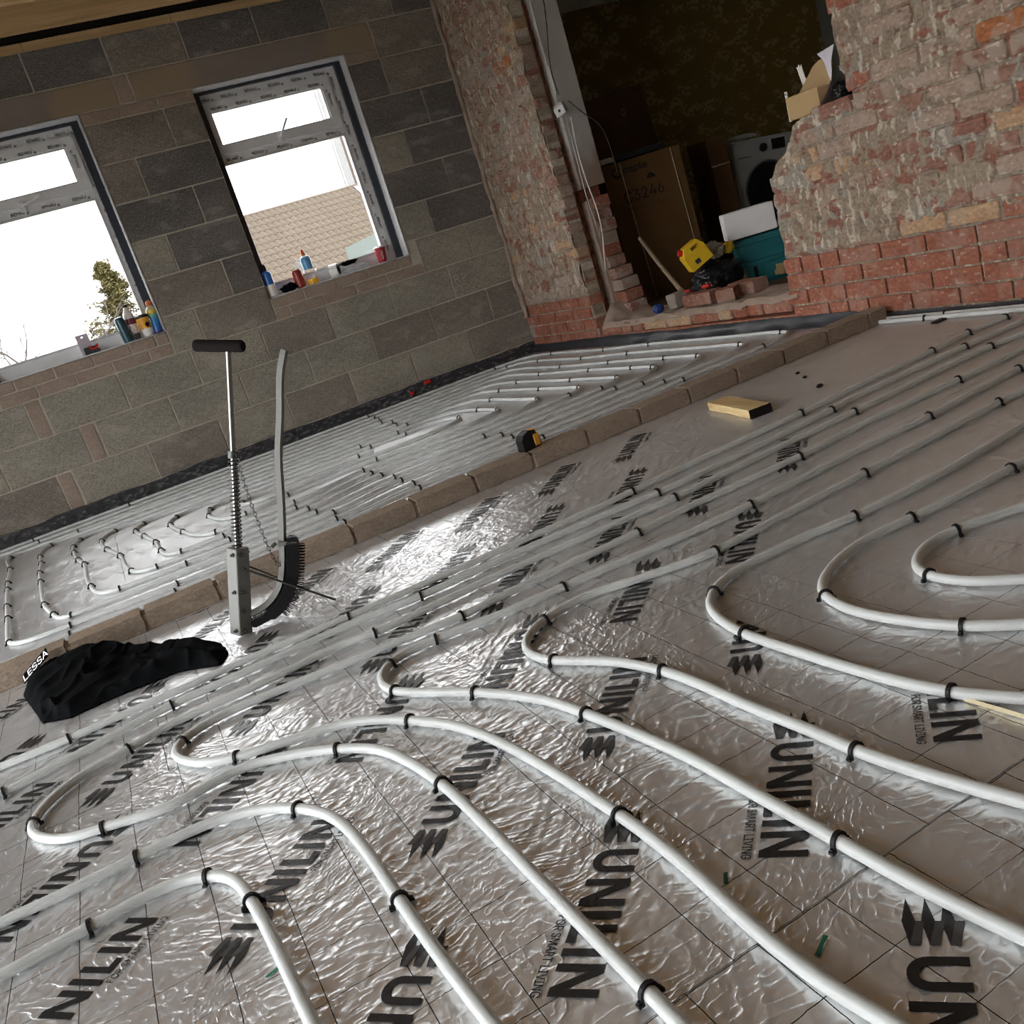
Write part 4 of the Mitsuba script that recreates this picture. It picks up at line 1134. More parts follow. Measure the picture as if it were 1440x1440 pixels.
kn_ = lathe([(0.0, 0.022), (0.026, 0.022), (0.03, 0.018), (0.032, 0.0)], 28); kn_.apply_transform(move(0.29, 0.0, 0.765) @ rot((1, 0, 0), 90))
put_in('knob', kn_, 'gloss_black', k, M, smooth=40)
put_in('display', boxm(0.375, 0.50, -0.003, 0.002, 0.735, 0.815), 'gloss_black', k, M)
put_in('drawer', boxm(0.03, 0.19, -0.004, 0.0, 0.71, 0.82, 0.002), 'appliance_white', k, M)
put_in('drawer__grip', boxm(0.05, 0.17, -0.008, -0.003, 0.712, 0.722, 0.002), 'steel_dull', k, M)
k = thing('plastic_packet', 'clear crumpled packet lying on the washing machine', 'packet')
pts = rng.normal(size=(60, 3)) * [0.09, 0.05, 0.01]
v_, f_ = hull(pts)
pm = trimesh.Trimesh(v_, f_); pm.apply_transform(frame((2.74, 0.16, 1.0), -5))
put('wrap', pm, 'cable_white', k)

# crates and white box
M = frame((1.097, -1.575, 0), -31)
k = thing('storage_crate', 'teal plastic crate on the house room floor with a cream label, under another crate', 'crate', )
c0 = hull([(x + (0.022 if z < 0.2 else 0) * (1 if x < 0.2 else -1), y + (0.02 if z < 0.2 else 0) * (1 if y < 0.1 else -1), z) for x in (0.075, 0.355) for y in (0.0, 0.22) for z in (FZ, 0.256)])
put_in('tub', trimesh.Trimesh(*c0), 'teal_plastic', k, M)
put_in('rim', boxm(0.068, 0.362, -0.007, 0.227, 0.236, 0.257, 0.003), 'teal_plastic', k, M)
put_in('side_slot', boxm(0.11, 0.13, 0.004, 0.012, 0.165, 0.225), 'clip_black', k, M, label='dark slot')
put_in('recess_panel', boxm(0.17, 0.33, -0.001, 0.012, 0.135, 0.225, 0.003), 'teal_plastic', k, M)
lb = [(0.20, 0.145), (0.255, 0.137), (0.262, 0.20), (0.215, 0.205), (0.213, 0.175), (0.20, 0.172)]
e = extr(Polygon(lb), 0.001); e.apply_transform(rot((1, 0, 0), 90))
put_in('label_sticker', e, 'cardboard_pale', k, M @ move(0.02, -0.002, 0), label='torn cream sticker')
k = thing('storage_crate', 'upper teal plastic crate stacked on another, under the white box', 'crate')
c1 = hull([(x + (0.012 if z < 0.3 else 0) * (1 if x < 0.2 else -1), y + (0.012 if z < 0.3 else 0) * (1 if y < 0.1 else -1), z) for x in (0.035, 0.345) for y in (-0.01, 0.23) for z in (0.259, 0.392)])
put_in('tub', trimesh.Trimesh(*c1), 'teal_plastic', k, M)
put_in('rim', boxm(0.028, 0.352, -0.017, 0.237, 0.355, 0.372, 0.004), 'teal_plastic', k, M)
put_in('side_rib', boxm(0.348, 0.354, 0.08, 0.1, 0.30, 0.385, 0.001), 'teal_plastic', k, M)
k = thing('white_carton', 'clean white box on top of the teal crates', 'box')
M2 = frame((1.097, -1.58, 0), -31) @ rot((0, 1, 0), 0.5)
put_in('carton', boxm(-0.005, 0.285, 0.0, 0.17, 0.405, 0.557, 0.003), 'paper_white', k, M2)
put('side_print', join([text_on('H2 24V', 0.018, M2 @ rot((0, 0, 1), 0) @ move(0.2855, 0.03 + 0.0 * i, 0.52 - 0.04 * i) @ rot((0, 0, 1), 90)) for i in range(3)]), 'ink_navy', k, label='dark print on the end')

# bag, yellow can, rags
def lump(c, r, seed, amp=0.25, freq=6.0, res=4, flat=None):
    s = trimesh.creation.icosphere(res)
    v = np.array(s.vertices)
    d = 1 + amp * (meshkit.fbm(v * freq * 0.4 + seed * 3.1, 4, seed) - 0.5) * 2
    fold = np.abs(meshkit.fbm(v * freq + seed, 3, seed + 3) - 0.5)
    v = v * (d - 0.5 * amp * np.clip(0.12 - fold, 0, 1) / 0.12 * 0.5)[:, None] * np.array(r) + np.array(c)
    if flat is not None: v[:, 2] = np.maximum(v[:, 2], flat)
    s.vertices = v
    return s


put('rubbish_bag', lump((0.955, -1.60, 0.225), (0.165, 0.10, 0.125), 3, 0.35, 5, flat=FZ), 'black_bag', smooth=True, label='black plastic rubbish bag slumped behind the loose bricks', cat='bag')
k = thing('yellow_can', 'yellow plastic can with a moulded grip lying on the black bag', 'can')
M = frame((0.79, -1.66, 0.405), -20) @ rot((0, 1, 0), -24)
cn = Manifold.hull_points([(x, y, z) for x, y, z in [(-0.07, -0.05, -0.06), (0.07, -0.05, -0.06), (-0.07, 0.05, -0.06), (0.07, 0.05, -0.06), (-0.07, -0.05, 0.03), (0.07, -0.05, 0.03), (-0.07, 0.05, 0.03), (0.07, 0.05, 0.03), (-0.035, -0.04, 0.075), (0.05, -0.04, 0.075), (-0.035, 0.04, 0.075), (0.05, 0.04, 0.075)]])
hole = Manifold.cube((0.045, 0.2, 0.02), True).translate((0.015, 0, 0.045))
cm = (cn - hole).to_mesh()
put_in('body', trimesh.Trimesh(cm.vert_properties[:, :3], cm.tri_verts), 'yellow_plastic', k, M)
put_in('cap', trimesh.creation.cylinder(0.018, 0.03, sections=20), 'red_plastic', k, M @ move(-0.055, 0, 0.062) @ rot((0, 1, 0), -45))
put_in('emblem', boxm(-0.03, 0.0, -0.052, -0.05, -0.04, -0.015), 'ink_navy', k, M)
put('rag_cloth', lump((0.945, -1.64, 0.395), (0.055, 0.04, 0.05), 8, 0.5, 7), 'rag', smooth=True, label='crumpled off-white rag beside the yellow can', cat='cloth')
put('yellow_cloth', lump((1.045, -1.64, 0.385), (0.035, 0.03, 0.035), 11, 0.5, 7), 'yellow_plastic', smooth=True, label='small yellow cloth under the corner of the white box', cat='cloth')
put('blue_cap', lump((0.62, -1.43, 0.165), (0.035, 0.03, 0.03), 5, 0.2, 5), 'blue_plastic', smooth=True, label='small dark blue plastic cap at the left end of the threshold', cat='cap')

# long-handled tool and loose bricks on the threshold
k = thing('lump_hammer', 'long wooden handle with a grey block head leaning in the opening', 'hammer')
hd = np.array(bw(1.585, 0.15, 0.22))
tp = np.array([0.93, -0.95, 0.56])
put('handle', tube([tp, hd * 0.5 + tp * 0.5, hd + [0, 0, 0.02]], [0.012, 0.013, 0.015], 10), 'wood_handle', k, smooth=60)
b = rough_box(0.085, 0.10, 0.085, 0.02, 0.002, 3, chip=0.004); b.apply_transform(BW @ move(1.52, 0.08, 0.148) @ rot((0, 1, 0), -3))
put('head', b, 'stone_grey', k, smooth=50)
mat('brick_loose', brick_tone((0.22, 0.095, 0.065), (0.28, 0.14, 0.10), 0.3), 0.9, spec=0.1, bump=brick_h, scale=0.5)
for s_, d_, yaw, L_, lab in ((1.70, 0.05, 6, 'full', 'loose red brick on the threshold under the red-handled pincers'), (2.01, 0.03, 28, 'half', 'loose brick set endwise on the threshold nearest the teal crates'), (1.93, 0.19, -4, 'full', 'dusty loose brick lying behind the endwise brick on the threshold')):
    put('loose_brick', VAR[L_, 2, 'new'], 'brick_loose', label=lab, cat='brick', m=BW @ move(s_, d_, 0.152 + 0.012 * (s_ - 1.5)) @ rot((0, 0, 1), yaw))
k = thing('pincers', 'black pincers with red grips lying on a loose brick', 'pincers')
a0 = np.array(bw(1.735, 0.06, 0.243)); a1 = np.array(bw(1.90, 0.10, 0.247))
put('jaw', tube([a0 * 0.75 + a1 * 0.25, a0 * 0.3 + a1 * 0.7], 0.009, 8), 'clip_black', k, smooth=60)
put('grip', tube([a0, a0 * 0.8 + a1 * 0.2], 0.0085, 8), 'red_plastic', k, smooth=60, label='red grip')
put('grip', tube([a0 * 0.28 + a1 * 0.72, a1 + [0, 0, 0.004]], 0.0115, 8), 'red_plastic', k, smooth=60, label='red grip')

# ledge of the broken wall: open carton, paper, strips
k = thing('open_carton', 'small open cardboard box on the broken brick ledge', 'cardboard box')
M = BW @ move(2.765, 0.03, 0.906) @ rot((0, 0, 1), 12)
outer_ = Manifold.cube((0.155, 0.11, 0.095)); inner_ = Manifold.cube((0.148, 0.103, 0.1)).translate((0.0035, 0.0035, 0.004))
q = (outer_ - inner_).to_mesh()
put_in('tray', trimesh.Trimesh(q.vert_properties[:, :3], q.tri_verts), 'cardboard_pale', k, M)
fl = extr(Polygon([(0.0, 0.0), (0.155, 0.0), (0.175, 0.085), (0.16, 0.095), (0.155, 0.12), (0.10, 0.118), (0.07, 0.10)]), 0.003)
fl.apply_transform(rot((1, 0, 0), 90)); fl.apply_transform(move(0.0, 0.0, 0.094) @ rot((1, 0, 0), -22))
put_in('lid_flap', fl, 'cardboard_pale', k, M @ move(0, 0.105, 0), label='raised flap')
k0 = np.linspace(0, 1, 14)
prof = np.stack([0.168 + 0.10 * k0 ** 2 - 0.03 * np.sin(k0 * 3.1) * 0 + 0.05 * np.sin(k0 * np.pi), 0 * k0, 0.004 + 0.225 * k0 ** 0.9], -1)
pp = []
for j, yy in enumerate(np.linspace(-0.035, 0.10, 8)):
    q = prof.copy(); q[:, 1] = yy + 0.03 * k0; q[:, 0] += 0.05 * np.sin(k0 * 6 + j * 0.25) * k0 * (1 - k0) - 0.16 * k0 * max(0, (yy + 0.035) / 0.135)
    pp.append(q)
g = grid_mesh(np.array(pp)); g2 = g.copy(); g2.vertices = g.vertices + [0.0012, 0, 0]; g2.invert()
pm = join([g, g2]); pm.apply_transform(M)
mat('paper_lilac', (0.60, 0.57, 0.63), 0.6)
put('paper_sheet', pm, 'paper_lilac', smooth=True, label='curled white sheet of paper beside the open carton on the ledge', cat='paper')
lm = lump((0.245, 0.03, 0.045), (0.035, 0.05, 0.045), 4, 0.25, 5, flat=0.003); lm.apply_transform(M)
put('black_pouch', lm, 'black_bag', smooth=True, label='black pouch tucked behind the paper against the brickwork', cat='pouch')
mat('strip_white', (0.72, 0.70, 0.63), 0.6)
k = thing('plastic_strip', 'white plastic strip standing behind the open carton', 'strip')
q = extr(Polygon([(-0.012, 0), (0.012, 0), (0.014, 0.22), (0.006, 0.21), (0.0, 0.225), (-0.008, 0.212), (-0.015, 0.222)]), 0.004); q.apply_transform(rot((1, 0, 0), 90))
put_in('strip', q, 'strip_white', k, BW @ move(2.755, 0.20, 0.906) @ rot((0, 1, 0), -10))
k = thing('wall_tie', 'perforated metal strip standing at the left edge of the open carton', 'strip')
q = sbox(-0.007, 0, 0.007, 0.125)
for i in range(6): q = q.difference(sbox(-0.003, 0.01 + 0.02 * i, 0.003, 0.02 + 0.02 * i))
q = extr(q, 0.003); q.apply_transform(rot((1, 0, 0), 90))
put_in('strip', q, 'strip_white', k, BW @ move(2.752, 0.05, 0.904) @ rot((0, 1, 0), 2))

# ------------------------------------------------------------------ things on the window sills
mat('blue_bottle', (0.03, 0.13, 0.42), 0.25)
mat('sky_bottle', (0.10, 0.33, 0.60), 0.25)
mat('white_plastic', (0.72, 0.72, 0.70), 0.35)
mat('orange_plastic', (0.62, 0.14, 0.03), 0.35)
mat('amber_paint', (0.66, 0.32, 0.03), 0.45)
mat('can_red', (0.30, 0.035, 0.025), 0.35)
mat('cup_red', (0.33, 0.01, 0.02), 0.5)
mat('teal_dark', (0.035, 0.085, 0.105), 0.3, 0.3)
mat('juice', (0.75, 0.42, 0.01), 0.2)
mat('milk', (0.66, 0.62, 0.60), 0.3)
mat('label_maroon', (0.16, 0.03, 0.05), 0.5)
mat('cloth_black', lambda p, n, uv: mix((0.0025, 0.003, 0.0036), (0.005, 0.0055, 0.0062), fbm(p.x * 90, p.y * 90, p.z * 90)), 1.0, spec=0.05)
mat('cloth_white', (0.55, 0.56, 0.58), 0.9)
scene['clear_plastic'] = {'type': 'thindielectric', 'int_ior': 1.4}
rb = [(0.0, (0.06, 0.05, 0.22)), (0.18, (0.02, 0.13, 0.42)), (0.5, (0.03, 0.22, 0.50)), (0.66, (0.10, 0.35, 0.30)), (0.76, (0.55, 0.40, 0.03)), (1.0, (0.45, 0.46, 0.30))]


def rainbow(p, n, uv):
    t = (p.z - 0.908) / 0.165
    c = C3(rb[0][1])
    for (a, ca), (b, cb) in zip(rb[:-1], rb[1:]):
        c = dr.select(t > a, mix(ca, cb, smoothstep(a, b, t)), c)
    return c


mat('rainbow_label', rainbow, 0.3)
SZ = 0.9095


def at(x, y, tilt=0, z=SZ, yaw=0):
    return move(x, y, z) @ rot((0, 0, 1), yaw) @ rot((0, 1, 0), tilt)


# right window, from the left
k = thing('glue_bottle', 'blue bottle with a dark cap at the left end of the right sill', 'bottle')
put_in('base', lathe([(0, 0), (0.03, 0), (0.033, 0.004), (0.033, 0.075), (0, 0.075)]), 'white_plastic', k, at(-1.178, 0.055), 40)
put_in('body', lathe([(0, 0.076), (0.031, 0.076), (0.031, 0.142), (0.022, 0.158), (0.0125, 0.163), (0, 0.163)]), 'blue_bottle', k, at(-1.178, 0.055), 40)
put_in('cap', lathe([(0, 0.163), (0.014, 0.163), (0.013, 0.19), (0.008, 0.205), (0, 0.206)]), 'clip_black', k, at(-1.178, 0.055), 40)
put('work_glove', lump((-1.065, 0.05, 0.932), (0.06, 0.035, 0.028), 5, 0.45, 6, flat=SZ), 'cloth_black', smooth=True, label='bunched black work glove on the right sill', cat='glove')
k = thing('drink_can', 'dark red drink can on the right sill', 'can')
put_in('body', lathe([(0, 0), (0.024, 0), (0.033, 0.008), (0.033, 0.10), (0.026, 0.112), (0.026, 0.115), (0, 0.113)]), 'can_red', k, at(-0.985, 0.055, -3), 40)
put_in('stripe', lathe([(0.0335, 0.03), (0.0338, 0.03), (0.0338, 0.034), (0.0335, 0.034)]), 'can_red', k, at(-0.985, 0.055, -3))
k = thing('glue_bottle', 'pale blue bottle with an orange cap standing on a tub on the right sill', 'bottle')
put_in('body', lathe([(0, 0.098), (0.033, 0.098), (0.034, 0.16), (0.028, 0.178), (0.016, 0.184), (0, 0.184)]), 'sky_bottle', k, at(-0.90, 0.055, -2), 40)
put_in('shoulder', lathe([(0.029, 0.17), (0.0295, 0.176), (0.017, 0.186), (0.016, 0.184)]), 'white_plastic', k, at(-0.90, 0.055, -2), 40)
put_in('cap', lathe([(0, 0.184), (0.015, 0.184), (0.013, 0.205), (0.008, 0.222), (0.004, 0.226), (0, 0.226)]), 'orange_plastic', k, at(-0.90, 0.055, -2), 40, 'orange nozzle cap')
k = thing('clear_tub', 'clear tub with yellow liquid in the bottom on the right sill', 'tub')
put_in('wall', lathe([(0.034, 0.0), (0.042, 0.095), (0.0415, 0.095)]), 'clear_plastic', k, at(-0.90, 0.055), 40)
put_in('liquid', lathe([(0, 0.001), (0.0335, 0.001), (0.0365, 0.034), (0, 0.034)]), 'juice', k, at(-0.90, 0.055), 40, 'yellow liquid')
put_in('lid', lathe([(0, 0.0945), (0.043, 0.0945), (0.043, 0.0975), (0, 0.0975)]), 'white_plastic', k, at(-0.90, 0.055))
k = thing('tape_roll', 'white and black roll of tape standing on the right sill', 'tape roll')
M = move(-0.745, 0.05, SZ + 0.042) @ rot((0, 0, 1), 60) @ rot((1, 0, 0), 90)
put_in('roll', lathe([(0.018, -0.028), (0.042, -0.028), (0.042, 0.028), (0.018, 0.028), (0.018, -0.028)]), 'white_plastic', k, M, 40)
put_in('core', lathe([(0.017, -0.032), (0.034, -0.032), (0.034, 0.032), (0.017, 0.032), (0.017, -0.032)]), 'clip_black', k, M, 40, 'black core')
put('wiping_cloth', lump((-0.615, 0.05, 0.925), (0.085, 0.03, 0.03), 9, 0.55, 8, flat=SZ), 'cloth_white', smooth=True, label='crumpled white cloth on the right sill', cat='cloth')
put('work_glove', lump((-0.635, 0.05, 0.972), (0.06, 0.02, 0.014), 12, 0.5, 8), 'cloth_black', smooth=True, label='black glove lying over the white cloth on the right sill', cat='glove')
k = thing('coffee_cup', 'red paper coffee cup with white lettering at the right end of the right sill', 'cup')
M = at(-0.405, 0.06, 3)
put_in('cup', lathe([(0, 0.0), (0.027, 0.0), (0.038, 0.095), (0.0365, 0.095), (0.026, 0.004), (0, 0.004)]), 'cup_red', k, M, 40)
put_in('lid', lathe([(0.0, 0.104), (0.030, 0.106), (0.034, 0.102), (0.0395, 0.099), (0.0395, 0.094), (0.0375, 0.094)]), 'white_plastic', k, M, 40, 'white lid')
tm = meshkit.text_mesh('COSTA', 0.0125, 0.0004, bold=True)
v = np.array(tm.vertices); v[:, 0] -= tm.bounds[1][0] / 2
r_ = 0.0325 + 0.0004
ang = v[:, 1] / r_ - np.pi / 2 - 0.25
zz_ = 0.048 - v[:, 0]
rr_ = 0.027 + 0.011 * zz_ / 0.095 + 0.0005
tm.vertices = np.stack([rr_ * np.cos(ang), rr_ * np.sin(ang), zz_], -1)
put_in('lettering', tm, 'paper_white', k, M)
# left window, from the left
k = thing('hang_card', 'pale blister card with a hanging hole on the left sill', 'card')
card = sbox(-0.036, 0, 0.036, 0.125).difference(affinity.translate(Polygon([(0.006 * math.cos(a), 0.004 * math.sin(a)) for a in np.linspace(0, 6.28, 14)[:-1]]), 0, 0.108))
c = extr(card, 0.0015); c.apply_transform(rot((1, 0, 0), 90))
mat('card_grey', (0.46, 0.43, 0.48), 0.5)
put_in('card', c, 'card_grey', k, at(-2.345, 0.07, 0, yaw=5) @ rot((1, 0, 0), -8))
put_in('backing', boxm(-0.03, 0.05, -0.012, -0.004, 0.0, 0.042), 'black_sheet', k, at(-2.335, 0.06), label='black lower part')
k = thing('red_clamp', 'small red clip in front of the pale blister card', 'clip')
q = affinity.scale(Polygon([(0.022 * math.cos(a), 0.022 * math.sin(a)) for a in np.linspace(-0.4, 3.6, 24)] + [(0.011 * math.cos(a), 0.011 * math.sin(a)) for a in np.linspace(3.6, -0.4, 24)]), 1.2, 0.9)
c = extr(q, 0.016); c.apply_transform(rot((1, 0, 0), 90) @ rot((0, 0, 1), 180))
put_in('jaw', c, 'red_plastic', k, at(-2.305, 0.045, z=SZ + 0.04))
put_in('foot', boxm(-0.026, 0.03, -0.016, 0.0, -0.04, -0.02, 0.003), 'black_sheet', k, at(-2.305, 0.045, z=SZ + 0.0405))
k = thing('spray_can', 'tall dark teal can leaning slightly on the left sill', 'can')
put_in('body', lathe([(0, 0), (0.028, 0), (0.03, 0.003), (0.03, 0.13), (0.024, 0.15), (0.012, 0.156), (0, 0.157)]), 'teal_dark', k, at(-2.105, 0.05, -4), 40)
k = thing('milk_bottle', 'clear plastic milk bottle with a dark cap and maroon label on the left sill', 'bottle')
M = at(-2.06, 0.095, 3)
put_in('body', lathe([(0, 0), (0.034, 0), (0.035, 0.06), (0.035, 0.13), (0.026, 0.165), (0.014, 0.19), (0.014, 0.2), (0, 0.2)]), 'milk', k, M, 40)
put_in('label_band', lathe([(0.0355, 0.095), (0.0358, 0.095), (0.0358, 0.13), (0.0355, 0.13)]), 'label_maroon', k, M, 40)
put_in('cap', lathe([(0, 0.2), (0.016, 0.2), (0.016, 0.213), (0, 0.214)]), 'clip_black', k, M, 40)
put('black_box', boxm(-2.067, -2.033, 0.0, 0.035, SZ, SZ + 0.035, 0.003), 'black_sheet', label='small black box between the teal can and the coffee cup', cat='box')
k = thing('coffee_cup', 'amber paper coffee cup with a black lid and round badge on the left sill', 'cup')
M = at(-1.985, 0.035, -1)
put_in('cup', lathe([(0, 0.04), (0.033, 0.04), (0.0385, 0.115), (0.037, 0.115), (0.032, 0.044), (0, 0.044)]), 'amber_paint', k, M, 40)
put_in('sleeve', lathe([(0, 0.0), (0.0295, 0.0), (0.0335, 0.045), (0.033, 0.045), (0.029, 0.003)]), 'white_plastic', k, M, 40, 'pale lower half')
put_in('lid', lathe([(0, 0.128), (0.031, 0.13), (0.034, 0.126), (0.041, 0.12), (0.041, 0.112), (0.038, 0.112)]), 'clip_black', k, M, 40, 'black lid')
c = lathe([(0, 0.001), (0.013, 0.001), (0.013, 0), (0, 0)], 20); c.apply_transform(move(0.012, -0.0352, 0.066) @ rot((1, 0, 0), 96) @ rot((0, 1, 0), 18))
put_in('badge', c, 'clip_black', k, M)
k = thing('squeeze_bottle', 'rainbow coloured squeeze bottle with an orange cap in the corner of the left sill', 'bottle')
M = at(-1.925, 0.05, 2)
put_in('body', lathe([(0, 0), (0.026, 0), (0.028, 0.006), (0.024, 0.045), (0.024, 0.085), (0.032, 0.125), (0.031, 0.145), (0.018, 0.164), (0.014, 0.166), (0, 0.166)]), 'rainbow_label', k, M, 40)
put_in('cap', lathe([(0, 0.166), (0.015, 0.166), (0.017, 0.172), (0.016, 0.192), (0.008, 0.198), (0, 0.198)]), 'orange_plastic', k, M, 40, 'orange cap')

# ------------------------------------------------------------------ things on the floor
# pipe stapler, leaning on its rod; everything in the plane (b, z) through its foot
TB = np.array([-2.334, -3.526, 0.0])
PB = np.array([0.989, -0.147, 0.0])
PN = np.array([0.147, 0.989, 0.0])
tp_ = lambda b, z, d=0.0: TB + PB * b + ZZ * z + PN * d
mat('tool_grey', (0.19, 0.195, 0.185), 0.45, spec=0.4)
mat('grip_foam', (0.009, 0.006, 0.0065), 0.9, spec=0.2)
mat('spring_steel', (0.09, 0.093, 0.09), 0.4, 0.8)
st = thing('pipe_stapler', 'grey long-handled pipe stapler with a curved magazine standing by the kerb', 'stapler')
ax = PB * 0.317 + ZZ * 0.948
axn = np.cross(PN, ax); axn /= np.linalg.norm(axn)
AXM = lambda h, yaw=0.0: mat4([axn, PN, ax], TB + ax * h) @ rot((0, 0, 1), yaw)
put_in('body', boxm(-0.022, 0.022, -0.022, 0.022, 0.006, 0.252, 0.002), 'tool_grey', st, AXM(0, 38))
for h, sx, sy in ((0.02, -1, 0), (0.02, 0, -1), (0.075, 0, -1), (0.13, -1, 0), (0.13, 0, -1), (0.235, -1, 0), (0.235, 0, -1), (0.235, 1, 0), (0.02, 1, 0)):
    b = lathe([(0, 0.0), (0.0058, 0.0), (0.0058, 0.006), (0.003, 0.0065), (0.003, 0.011), (0, 0.011)], 6)
    o = (0.0215 * sx if sx else -0.008, 0.0215 * sy if sy else -0.008)
    b.apply_transform(AXM(h, 38) @ move(o[0], o[1], 0) @ (rot((0, 1, 0), 90 * sx) if sx else rot((1, 0, 0), 90)))
    put('bolt', b, 'spring_steel', st, smooth=40)
put('plunger_rod', tube([TB + ax * 0.25, TB + ax * 0.5, TB + ax * 0.785], 0.0075, 12), 'steel', st, smooth=60, label='bright steel plunger rod')
h0, h1, nt = 0.252, 0.505, 24
u = np.linspace(0, 1, nt * 12)
sp = (TB + ax * (h0 + (h1 - h0) * u)[:, None]) + 0.0125 * (np.cos(u * nt * 2 * np.pi)[:, None] * axn + np.sin(u * nt * 2 * np.pi)[:, None] * PN)
put('spring', tube(sp, 0.0022, 5), 'spring_steel', st, smooth=60, label='dark coil spring')
put('collar', tube([TB + ax * 0.5, TB + ax * 0.518], 0.015, 12), 'spring_steel', st, smooth=40)
hd = 0.85 * axn - 0.52 * PN
hc = TB + ax * 0.797
prof_ = [(-0.098, 0.0145), (-0.094, 0.0165), (-0.06, 0.0165), (0.0, 0.0165), (0.04, 0.0165), (0.046, 0.013)]
put('grip', tube([hc + hd * a for a, _ in prof_], [r for _, r in prof_], 16), 'grip_foam', st, smooth=50, label='black foam T-grip')
# magazine bar, square tube that bends at its top and curls under at its foot
arc = [(0.387, 0.70), (0.372, 0.675), (0.352, 0.637), (0.315, 0.54), (0.273, 0.44), (0.232, 0.31), (0.196, 0.205), (0.178, 0.155), (0.155, 0.105), (0.122, 0.070), (0.085, 0.052), (0.045, 0.047)]
pth = smooth_path([tp_(*q) for q in arc], 0.008, 3)
put('magazine_bar', sweep(pth, [(0.0115 * math.cos(math.radians(a)), 0.0115 * math.sin(math.radians(a))) for a in (15, 105, 195, 285)], up=PN), 'tool_grey', st)
i0 = int(np.argmin(np.linalg.norm(pth - tp_(0.196, 0.205), axis=1)))
low = pth[i0:]
tg = np.gradient(low, axis=0); tg /= np.linalg.norm(tg, axis=1, keepdims=True)
nrm_ = np.cross(tg, PN)
if (nrm_[0] @ PB) < 0: nrm_ = -nrm_
offp = low + nrm_ * 0.026
ok = offp[:, 2] > 0.016
put('staple_strip', sweep(offp[ok], [(-0.017, -0.0175), (0.017, -0.0175), (0.017, 0.0175), (-0.017, 0.0175)], up=nrm_.mean(0)) if False else join([tube([offp[i] - PN * 0.016, offp[i] + PN * 0.016], 0.019 if offp[i][2] > 0.03 else 0.012, 8) for i in np.nonzero(ok)[0]]), 'clip_black', st, smooth=40, label='black strip of plastic staples')
teeth = []
Lc = np.r_[0, np.cumsum(np.linalg.norm(np.diff(offp, axis=0), axis=1))]
for d in np.arange(0.002, Lc[-1], 0.0085):
    i = min(int(np.searchsorted(Lc, d)), len(low) - 1)
    for sd in (-0.012, 0.012):
        a = offp[i] + nrm_[i] * 0.014 + PN * sd
        e = a + nrm_[i] * 0.021
        if e[2] > 0.003: teeth.append(tube([a, e], [0.0024, 0.0012], 4))
put('staple_points', join(teeth), 'clip_black', st, kind='stuff', label='rows of staple points along the magazine')
put('magazine_collar', boxm(-0.014, 0.04, -0.016, 0.016, -0.006, 0.006, 0.002).apply_transform(mat4([axn, PN, ax], tp_(0.196, 0.207))), 'tool_grey', st)
put('support_rod', tube([tp_(0.072, 0.185, -0.028), tp_(0.275, 0.004, -0.03)], 0.0032, 8), 'spring_steel', st, smooth=60)
put('support_rod', tube([tp_(0.085, 0.175, 0.02), tp_(0.23, 0.035, 0.0)], 0.0028, 8), 'spring_steel', st, smooth=60)
ch = smooth_path([tp_(0.170, 0.485, -0.01), tp_(0.163, 0.42, -0.014), tp_(0.158, 0.345, -0.015), tp_(0.156, 0.26, -0.014), tp_(0.158, 0.18, -0.01), tp_(0.165, 0.15, -0.008)], 0.0125, 1)
lk = []
for i in range(len(ch) - 1):
    t_ = ch[i + 1] - ch[i]; t_ /= np.linalg.norm(t_)
    w_ = np.cross(t_, PN) if i % 2 else PN.copy(); w_ /= np.linalg.norm(w_)
    c_ = (ch[i] + ch[i + 1]) / 2
    lp = [c_ + t_ * 0.0085 * math.cos(a) + w_ * 0.004 * math.sin(a) for a in np.linspace(0, 2 * np.pi, 13)]
    lk.append(tube(lp, 0.0011, 5, caps=False))
put('chain', join(lk), 'spring_steel', st, label='thin steel chain')
put('eye_bolt', tube([tp_(0.18, 0.215, -0.012), tp_(0.165, 0.208, -0.012)], 0.005, 8), 'spring_steel', st, smooth=40)

# black garment thrown down against the kerb
fp = Polygon([(-2.90, -3.105), (-2.93, -3.2), (-2.89, -3.40), (-2.865, -3.53), (-2.80, -3.585), (-2.70, -3.575), (-2.60, -3.59), (-2.52, -3.60), (-2.45, -3.66), (-2.42, -3.69), (-2.395, -3.63), (-2.40, -3.53), (-2.44, -3.44), (-2.50, -3.36), (-2.57, -3.28), (-2.65, -3.18), (-2.72, -3.12), (-2.82, -3.10)]).buffer(0.02).buffer(-0.01)
stp = 0.004
gx = np.arange(-3.0, -2.29, stp); gy = np.arange(-3.74, -3.02, stp)
X, Y = np.meshgrid(gx, gy)
pts = shapely.points(X.ravel(), Y.ravel())
dist = np.where(shapely.contains(fp, pts), shapely.distance(fp.exterior, pts), -1).reshape(X.shape)
dome_ = np.sin(np.clip(dist / 0.055, 0, 1) * np.pi / 2) ** 0.9
hmax = 0.026 + 0.030 * np.exp(-((X + 2.78) ** 2 + (Y + 3.22) ** 2) / 0.025) + 0.004 * np.exp(-((X + 2.46) ** 2 + (Y + 3.48) ** 2) / 0.012)
q = np.stack([X, Y, 0 * X], -1)
wx = meshkit.fbm(q * 5, 3, 5) - 0.5
f1 = meshkit.noise(np.stack([(X * 0.6 + Y * 0.8) * 16 + wx * 6, (X * 0.8 - Y * 0.6) * 5, 0 * X], -1), 7)
f2 = meshkit.noise(np.stack([(X * 0.9 - Y * 0.4) * 26 + wx * 5, (X * 0.4 + Y * 0.9) * 8, 0 * X], -1), 11)
